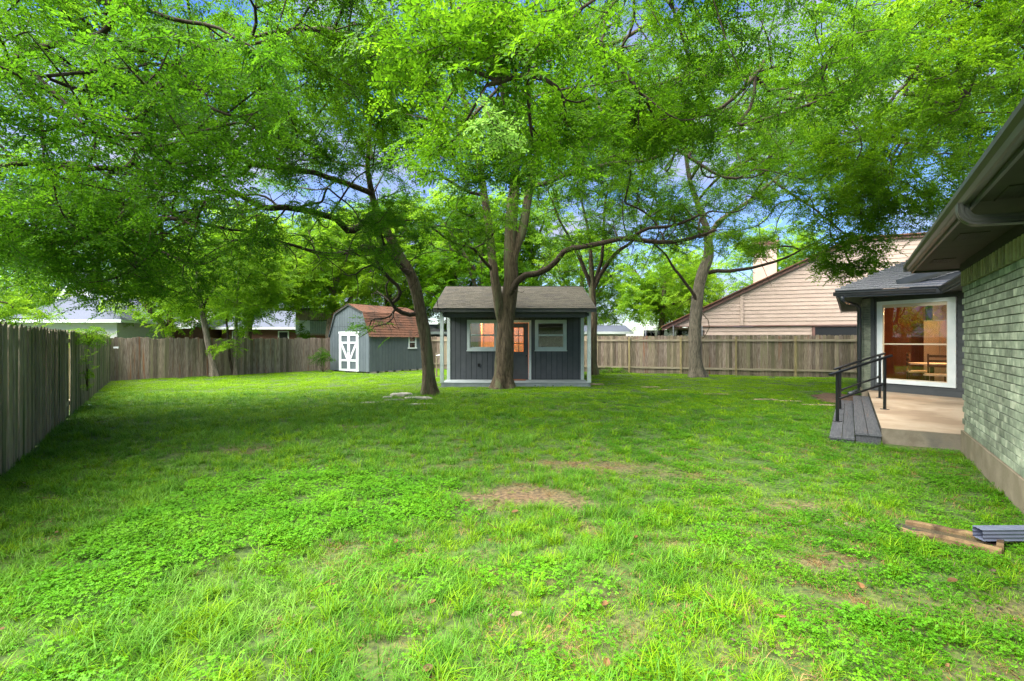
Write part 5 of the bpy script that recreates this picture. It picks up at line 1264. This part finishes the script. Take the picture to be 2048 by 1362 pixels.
# slender young trees by the left back fence
stat.append(make_tree('young_tree', 'leaning young tree with the thicker bare stem in front of the left back fence', (P(430, 753, 22.2).x, 22.2, 0),
    [[(430, 755, 22.2, .16), (424, 720, 22.2, .13), (417, 690, 22.2, .125), (410, 650, 22.2, .115), (403, 615, 22.2, .10), (396, 570, 22, .07), (392, 520, 22, .04)], [(404, 620, 22.2, .06), (430, 570, 22, .05), (450, 520, 22, .03)], [(402, 600, 22.2, .05), (370, 560, 22, .04), (350, 520, 22, .02)]],
    [ell((-13.3, 22, 4.6), (2.6, 2.0, 2.0), 190, 61), ell((-13.0, 21.8, 3.1), (1.4, 1.0, .4), 8, 62), ell((-12.6, 21.9, 1.35), (.2, .2, .1), 1, 63)], key='Y', bark='bark_pale', seed=31, sp=6, sc=1.2)[1:])
stat.append(make_tree('young_tree', 'twin-stemmed thin young tree just right of the leaning one at the left back fence', (P(471, 750, 22.9).x, 22.9, 0),
    [[(471, 751, 22.9, .10), (472, 700, 22.9, .075), (473, 640, 22.9, .06), (476, 580, 22.8, .045), (480, 520, 22.8, .03)], [(468, 750, 22.9, .06), (460, 720, 22.85, .06), (455, 660, 22.8, .05), (450, 600, 22.8, .03)]],
    [ell((-12.2, 22.8, 4.6), (2.0, 1.6, 2.0), 150, 64), ell((-12.5, 22.7, 2.3), (.6, .4, .5), 5, 65), ell((-12.6, 22.5, 1.5), (.35, .25, .4), 3, 66)], key='Y', bark='bark_pale', seed=32, sp=6, sc=1.1)[1:])
# trees beyond the fences
BT = [(-16.0, 15.5, 6.2, 2.6, .12, 'Y', 'pale leaning stem beyond the left fence at the left edge'), (-33, 33, 8.5, 3.6, .2, 'G', 'dark leafy tree before the white house beyond the left fence'),
      (-20.3, 30, 8.5, 3.4, .2, 'F', 'bright tree beyond the fence in front of the brick bungalow'), (-15.5, 29, 9.5, 3.6, .22, 'F', 'bushy yellow-green tree beyond the back fence left of the board shack'),
      (-11.0, 29.6, 9.5, 3.4, .24, 'F', 'forked grey tree between the board shack and the barn shed'), (-9.2, 36, 12, 4.6, .3, 'G', 'big dark tree rising behind the barn shed'),
      (-4.3, 33.5, 12, 4.4, .28, 'F', 'bright tree beyond the fence in the gap between shed and cottage'), (-1.6, 31, 10.5, 3.6, .25, 'G', 'tree with a dark leaning trunk behind the left half of the cottage roof'),
      (1.6, 33, 12.5, 3.4, .28, 'F', 'tall pale-trunked tree behind the middle of the cottage roof'), (6.0, 41, 10.5, 4.0, .3, 'F', 'far bright tree between the vase-shaped tree and the dark trunk'),
      (9.6, 33, 8.2, 3.0, .25, 'F', 'round bright tree with a dark upright trunk beyond the right fence'), (13.2, 40, 8.6, 3.6, .3, 'F', 'far tree peeping over the low end of the pink roof'),
      (-31, 40, 12, 5.5, .3, 'G', 'tall tree behind the white house at the left edge'), (-22, 45, 13, 5.5, .3, 'F', 'distant tall tree behind the brick bungalow'), (-14, 44, 13.5, 5.5, .3, 'F', 'distant tall tree behind the board shack'),
      (24, 46, 13, 4.5, .3, 'F', 'far tree behind the high end of the pink house roof')]
for i, (X, Y, hgt, cr_, rt, key, lb) in enumerate(BT):
    r = random.Random(100 + i); lean = r.uniform(-.6, .6)
    if i == 0: lean = -1.0
    zc = hgt - cr_ * 1.0
    tr = [(Vector((X, Y, -.05)), rt * 1.25), (Vector((X + lean * .1, Y, .5)), rt), (Vector((X + lean * .5, Y, zc * .5)), rt * .8), (Vector((X + lean, Y + .2, zc)), rt * .5), (Vector((X + lean * 1.1, Y, hgt - cr_ * .4)), rt * .2)]
    lims = [tr]
    for k in range(4):
        a = r.uniform(0, 6.28); z0 = zc * r.uniform(.38, .8); s = z0 / max(zc, .1)
        st0 = Vector((X + lean * s, Y, z0))
        lims.append([(st0, rt * .5), (st0 + Vector((math.cos(a) * cr_ * .3, math.sin(a) * cr_ * .3, cr_ * .35)), rt * .35), (st0 + Vector((math.cos(a) * cr_ * .7, math.sin(a) * cr_ * .6, cr_ * .9)), rt * .15)])
    npt = int(260 * (cr_ / 3.6) ** 2)
    cz = max(cr_ * 1.0, (hgt - 2.2) / 2) if i not in (2, 3, 4) else (hgt - (2.2, 2.6, 3.4)[i - 2]) / 2
    crn = [ell((X + lean, Y, hgt - cz), (cr_, cr_ * .8, cz), npt, 200 + i, gap=-.08, fr=.3)]
    stat.append(make_tree('young_tree' if i == 0 else 'background_tree', lb, (X, Y, 0), lims, crn, key=key, seed=50 + i, sp=5.5, sc=(1.0 if i else 1.1) , bark='bark_pale' if i in (0, 4, 8) else 'bark', group='trees beyond the fences', step=.7, trunk_sides=12, spread=.8 if i else .3, r0=.007)[1:])
print('TREES', stat, flush=True)

# vine and shoots on the fences
def bush(name, label, c, r, n, key='Y', sc=.8, cat='plant', ground=True, seed=1):
    t = thing(name, label, cat, (c[0], c[1], 0 if ground else c[2]))
    g = np.random.default_rng(seed); b = MB(); lp = []
    base = np.array([c[0], c[1], 0 if ground else c[2]])
    for k in range(n):
        v = g.normal(0, .5, 3); v = v / max(1, np.linalg.norm(v)) * np.array(r); q = np.array(c) + v - base; lp.append(q)
        if k % 6 == 0: b.tube([(0, 0, 0) if ground else (0, 0, -r[2]), Vector(q) * .5 + Vector(g.normal(0, .05, 3)), Vector(q)], [.012, .008, .004], 4)
    b.build('stems', M['bark'], t, kind='stuff')
    scatter('foliage', SPR[key], lp, [(g.normal(-.1, .6), g.normal(0, .6), g.uniform(0, 6.28)) for _ in lp], sc * g.uniform(.6, 1.2, n), g.integers(0, 6, n), t)
v = P(168, 672, 11.6); bush('vine', 'bright green vine spilling over the left fence near its leaning section', (v.x + .2, v.y - .1, v.z), (.35, .4, .22), 60, 'Y', .6, 'vine', ground=False, seed=3)
v = P(166, 735, 12.0); bush('vine', 'thin vine shoots climbing the left fence below the bushy one', (v.x + .2, v.y - .1, v.z), (.08, .15, .55), 22, 'Y', .45, 'vine', ground=False, seed=4)
v = P(646, 711, 25.2); bush('shrub', 'little green shrub against the back fence beside the barn shed', (v.x, v.y, v.z), (.4, .3, .4), 60, 'A', .9, 'shrub', seed=5)
v = P(1225, 742, 24.3); bush('ivy', 'low ivy at the foot of the fence between the two right trees', (v.x, v.y, .12), (.8, .2, .14), 60, 'A', .8, 'ivy', seed=6)
v = P(640, 655, 29.5); bush('shrub', 'loose shrub beyond the fence hiding the corner of the board shack', (v.x - .9, v.y, 1.9), (.5, .5, .9), 40, 'G', .6, 'shrub', seed=7)
v = P(1418, 655, 22.6)
cv = MB().tube([P(1405, 627, 22.6) - v, P(1416, 640, 22.6) - v, P(1419, 655, 22.6) - v, P(1412, 668, 22.7) - v, P(1407, 676, 22.8) - v], .018, 5).build('bare_vine', M['bark'], None, loc=v, smooth=True)
tag(cv, 'thin bare vine curving over the fence just right of the pale-barked tree', 'vine')

# ------------------------------------------------------------ grass
def blade(b, x, y, h, w_, az, lean, r, seg=3, mi=None):
    d = Vector((math.cos(az), math.sin(az), 0)); s = Vector((-math.sin(az), math.cos(az), 0)) * w_ / 2; k = len(b.v); p = Vector((x, y, -.01))
    for i in range(seg):
        t_ = i / seg; q = p + d * lean * h * t_ * t_ + Vector((0, 0, h * (t_ - .25 * lean * t_ * t_))); b.v += [tuple(q - s * (1 - t_ * .6)), tuple(q + s * (1 - t_ * .6))]
    q = p + d * lean * h + Vector((0, 0, h * (1 - .25 * lean))); b.v.append(tuple(q))
    for i in range(seg - 1): b.f.append((k + 2 * i, k + 2 * i + 1, k + 2 * i + 3, k + 2 * i + 2))
    b.f.append((k + 2 * seg - 2, k + 2 * seg - 1, k + 2 * seg))
def tuft(name, m, seed, n, rad, h, w_, lean=.7, seg=3, flat=False):
    r = random.Random(seed); b = MB()
    for _ in range(n):
        a = r.uniform(0, 6.28); q = rad * math.sqrt(r.random()); blade(b, q * math.cos(a), q * math.sin(a), h * r.uniform(.5, 1.2), w_ * r.uniform(.7, 1.3), r.uniform(0, 6.28), lean * r.uniform(.3, 1.5), r, seg)
    return b.mesh(name, m)
def clover(name, m, seed, n, rad, h, lf):
    r = random.Random(seed); b = MB()
    for _ in range(n):
        a = r.uniform(0, 6.28); q = rad * math.sqrt(r.random()); cx, cy = q * math.cos(a), q * math.sin(a); hh = h * r.uniform(.6, 1.15); rot = r.uniform(0, 6.28); L_ = lf * r.uniform(.7, 1.2)
        tx, ty = r.uniform(-.35, .35), r.uniform(-.35, .35)
        for k in range(3):
            a2 = rot + k * 2.094; pts = [(0, 0), (.55, -.42), (.95, -.40), (1.0, -.12), (.9, 0), (1.0, .12), (.95, .40), (.55, .42)]
            vv_ = []
            for u, v_ in pts:
                X = (u * math.cos(a2) - v_ * math.sin(a2)) * L_; Y = (u * math.sin(a2) + v_ * math.cos(a2)) * L_
                vv_.append((cx + X, cy + Y, hh + X * tx + Y * ty - .15 * L_ * u * u + abs(v_) * L_ * .18))
            b.poly(vv_)
    return b.mesh(name, m)
def weed(name, m, seed, n, rad, h, lf):
    r = random.Random(seed); b = MB()
    for _ in range(n):
        a = r.uniform(0, 6.28); q = rad * math.sqrt(r.random()); cx, cy, hh = q * math.cos(a), q * math.sin(a), h * r.uniform(.2, 1.1)
        for k in range(4):
            az = r.uniform(0, 6.28); L_ = lf * r.uniform(.7, 1.3); d = Vector((math.cos(az), math.sin(az), r.uniform(-.2, .5))) * L_; s = Vector((-math.sin(az), math.cos(az), r.uniform(-.3, .3))) * L_ * .32
            p = Vector((cx, cy, hh)); b.poly([p, p + d * .5 + s, p + d, p + d * .5 - s])
    return b.mesh(name, m)
GR = scatter_group(hidden_collection('lawn', [tuft('long0', M['blade_cool'], 1, 26, .06, .125, .0058, 1.0), tuft('long1', M['blade_cool'], 2, 30, .07, .105, .0055, 1.1), tuft('long2', M['blade'], 3, 28, .06, .110, .0055, .9),
      tuft('shorta', M['blade'], 4, 46, .10, .056, .0045, .8), tuft('shortb', M['blade'], 5, 46, .10, .046, .0045, .9), tuft('shortc', M['blade_cool'], 6, 42, .10, .064, .0048, 1.0),
      weed('weeda', M['weed'], 7, 38, .10, .040, .016), weed('weedb', M['weed'], 8, 40, .10, .032, .013),
      tuft('zstraw', M['straw'], 9, 34, .11, .040, .0042, 2.6), tuft('zstraw2', M['straw'], 10, 34, .12, .026, .0042, 3.6)]))
# index order follows alphabetical object names: lawn_00 .. lawn_09
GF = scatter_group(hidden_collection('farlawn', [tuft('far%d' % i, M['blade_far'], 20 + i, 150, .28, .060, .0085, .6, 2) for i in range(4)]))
CLV = scatter_group(hidden_collection('cloverset', [clover('clover%d' % i, M['clover'], 40 + i, 30, .12, .065 if i < 3 else .045, .0145) for i in range(5)]))

def left_fence_x(y):   # fence line
    s = (y - 2.84) / (FC_L[1] - 2.84); return -3.84 + s * (FC_L[0] + 3.84)
def free(x, y):
    if y < FC_L[1] and x < left_fence_x(y) + .03: return False
    if y >= FC_L[1]:
        s = (y - FC_L[1]) / (FC_B[1] - FC_L[1])
        if x < FC_L[0] + s * (FC_B[0] - FC_L[0]) + .05: return False
    if y > 25.2 + (4.4 - x) / 2.63 - .03: return False
    hx, hy = HL(x, y)
    if hx > -.03 and hy < .15: return False
    if hx > -1.6 and -.12 < hy < 7.5: return False
    if hx > -1.1 and hy >= 7.5: return False
    if math.hypot((hx + 1.35) / .9, (hy - 6.9) / 1.3) < 1 : return False
    if -2.47 < x < 2.73 and 17.28 < y < 24: return False
    a, b_ = x + 6.94, y - 24.3; fx = -(a * -.828 + b_ * .56); sy = a * .56 + b_ * .828
    if -3.05 < fx < .02 and sy > -.01 and sy < 3.9: return False
    if (x + .30) ** 2 + (y - 16.8) ** 2 < .33 ** 2 or (x + 2.41) ** 2 + (y - 14.7) ** 2 < .2 ** 2: return False
    # splash block
    a, b_ = x - 3.53, y - 4.03; u_, v_ = (a - b_) * .7071, (a + b_) * .7071
    if abs(u_) < .33 and abs(v_) < .17: return False
    return True
def pfunc(px, py):
    Y = 1600 / (py - 681); return ((px - 1024) / F * Y, Y)
CP = [pfunc(*q) for q in ((60, 1190), (230, 1040), (420, 960), (620, 935), (800, 950), (960, 985), (930, 1040), (760, 1060), (520, 1110), (330, 1150), (150, 1250))]
def inpoly(x, y, poly):
    c = False; j = len(poly) - 1
    for i in range(len(poly)):
        if (poly[i][1] > y) != (poly[j][1] > y) and x < (poly[j][0] - poly[i][0]) * (y - poly[i][1]) / (poly[j][1] - poly[i][1]) + poly[i][0]: c = not c
        j = i
    return c
g = np.random.default_rng(99)
pos, rot, scl, idx = [], [], [], []; cpos = []
def rowsample(y0, y1, dens, marg=1.0):
    A = (y1 - y0) * (1.1 * (y0 + y1) + 2 * marg); n = int(A * dens)
    ys_ = g.uniform(y0, y1, n); xs_ = g.uniform(-1, 1, n) * (1.1 * ys_ + marg); return zip(xs_, ys_)
for y0, y1, dens in ((1.3, 3.6, 250), (3.6, 5.5, 200), (5.5, 8, 130), (8, 11, 75), (11, 15, 40)):
    for x, y in rowsample(y0, y1, dens):
        if not free(x, y): continue
        wob = .35 * noise.noise(Vector((x * .9, y * .9, 3))) + .2 * noise.noise(Vector((x * 3, y * 3, 3)))
        inc = inpoly(x + wob, y + wob, CP)
        bb = bare(x, y)
        n1 = noise.noise(Vector((x * .7, y * .7, 5))); n2 = noise.noise(Vector((x * 2.1, y * 2.1, 9)))
        if inc and g.random() < .72: 
            continue
        if y < 8 and g.random() < .10 - .6 * n2: continue
        u_ = g.random()
        if bb > .15 and u_ < bb:
            if g.random() < .8: k = int(g.choice([8, 9, 3, 7], p=[.42, .42, .08, .08]))
            else: continue
        else:
            L_ = .5 - .25 * x + .9 * n1                      # longer, cooler grass to the left, short mossy weeds to the right
            if y > 7: L_ -= .1
            v_ = g.random()
            if L_ > .55: k = int(g.choice([0, 1, 2, 3, 5], p=[.3, .25, .2, .1, .15]))
            elif L_ > 0: k = int(g.choice([0, 2, 3, 4, 5, 6], p=[.08, .12, .3, .2, .2, .1]))
            else: k = int(g.choice([3, 4, 5, 6, 7, 2], p=[.16, .16, .08, .28, .28, .04]))
            if y < 8 and x > -1 and g.random() < .06: k = 8
        pos.append((x, y, 0)); rot.append((g.normal(0, .08), g.normal(0, .08), g.uniform(0, 6.28))); idx.append(k)
        s_ = g.uniform(.7, 1.25) * (.85 + .5 * max(0, n2) + (.25 if y > 8 else 0))
        scl.append(s_ * (1 - .35 * bb))
for y0, y1, dens in ((1.3, 4, 45), (4, 8, 22)):
    for x, y in rowsample(y0, y1, dens):
        if free(x, y) and g.random() < (.35 if x < -1.5 else 1) * (.5 + .5 * noise.noise(Vector((x * 1.7, y * 1.7, 41)))) and not inpoly(x, y, CP):
            pos.append((x, y, .004)); rot.append((g.normal(0, .1), g.normal(0, .1), g.uniform(0, 6.28))); idx.append(int(g.integers(8, 10))); scl.append(g.uniform(.7, 1.2))
scatter('lawn_grass', GR, pos, rot, scl, idx)
npos = len(pos)
pos, rot, scl, idx = [], [], [], []
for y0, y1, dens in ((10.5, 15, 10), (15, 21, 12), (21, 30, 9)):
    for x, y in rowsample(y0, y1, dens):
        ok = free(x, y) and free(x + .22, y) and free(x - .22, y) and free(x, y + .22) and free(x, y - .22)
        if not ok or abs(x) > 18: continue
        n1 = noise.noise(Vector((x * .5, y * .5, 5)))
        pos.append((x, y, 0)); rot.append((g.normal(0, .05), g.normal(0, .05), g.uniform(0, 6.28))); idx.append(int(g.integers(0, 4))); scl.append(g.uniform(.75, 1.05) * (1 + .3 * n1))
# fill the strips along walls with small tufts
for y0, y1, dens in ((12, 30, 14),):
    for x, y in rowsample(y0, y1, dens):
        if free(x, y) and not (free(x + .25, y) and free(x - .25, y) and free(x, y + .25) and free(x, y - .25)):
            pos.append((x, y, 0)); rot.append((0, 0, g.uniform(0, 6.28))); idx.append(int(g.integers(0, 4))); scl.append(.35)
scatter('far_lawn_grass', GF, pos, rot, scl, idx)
nf = len(pos)
pos, rot, scl, idx = [], [], [], []
for y0, y1, dens in ((1.8, 7.5, 240),):
    for x, y in rowsample(y0, y1, dens):
        if not free(x, y): continue
        wob = .35 * noise.noise(Vector((x * .9, y * .9, 3))) + .2 * noise.noise(Vector((x * 3, y * 3, 3)))
        inc = inpoly(x + wob, y + wob, CP)
        n2 = noise.noise(Vector((x * 1.6, y * 1.6, 29)))
        pr = (.55 + .35 * n2) if inc else ((.24 * max(0, n2 + .05) + (.10 if inpoly(x + wob * 2.2, y + wob * 2.2 + .3, CP) else 0)) if y < 4.5 else (.03 * max(0, n2) + (.12 if inpoly(x + wob * 2.2, y - wob * 2.2, CP) else 0)))
        if bare(x, y) > .4: pr *= .2
        if g.random() < pr:
            pos.append((x, y, g.uniform(-.012, .012))); rot.append((g.normal(0, .1), g.normal(0, .1), g.uniform(0, 6.28))); idx.append(int(g.integers(0, 5))); scl.append(g.uniform(.75, 1.15) * (1 if inc else .9))
scatter('clover_patch', CLV, pos, rot, scl, idx)
def litter(name, m, seed):
    r = random.Random(seed); b = MB()
    for _ in range(3):
        x, y, a, L_ = r.uniform(-.15, .15), r.uniform(-.15, .15), r.uniform(0, 6.28), r.uniform(.014, .034); d = Vector((math.cos(a), math.sin(a), r.uniform(-.2, .5))) * L_; s_ = Vector((-math.sin(a), math.cos(a), r.uniform(-.4, .4))) * L_ * .4; p = Vector((x, y, r.uniform(.015, .04)))
        b.poly([p, p + d * .5 + s_, p + d]); b.poly([p, p + d, p + d * .5 - s_])
    b.bar((r.uniform(-.1, .1), r.uniform(-.1, .1), .02), (r.uniform(-.1, .1), r.uniform(-.1, .1), .035), .003)
    return b.mesh(name, m)
LT = scatter_group(hidden_collection('litter', [litter('litter%d' % i, M['dry_leaf'] if i % 2 else M['bark'], i + 5) for i in range(6)]))
lq = [(x, y) for x, y in rowsample(1.8, 17, 2.6) if free(x, y)]
scatter('leaf_litter', LT, [(x, y, 0) for x, y in lq], [(0, 0, g.uniform(0, 6.28)) for _ in lq], g.uniform(.6, 1.3, len(lq)), g.integers(0, 6, len(lq)))
print('GRASS', npos, nf, len(pos), flush=True)
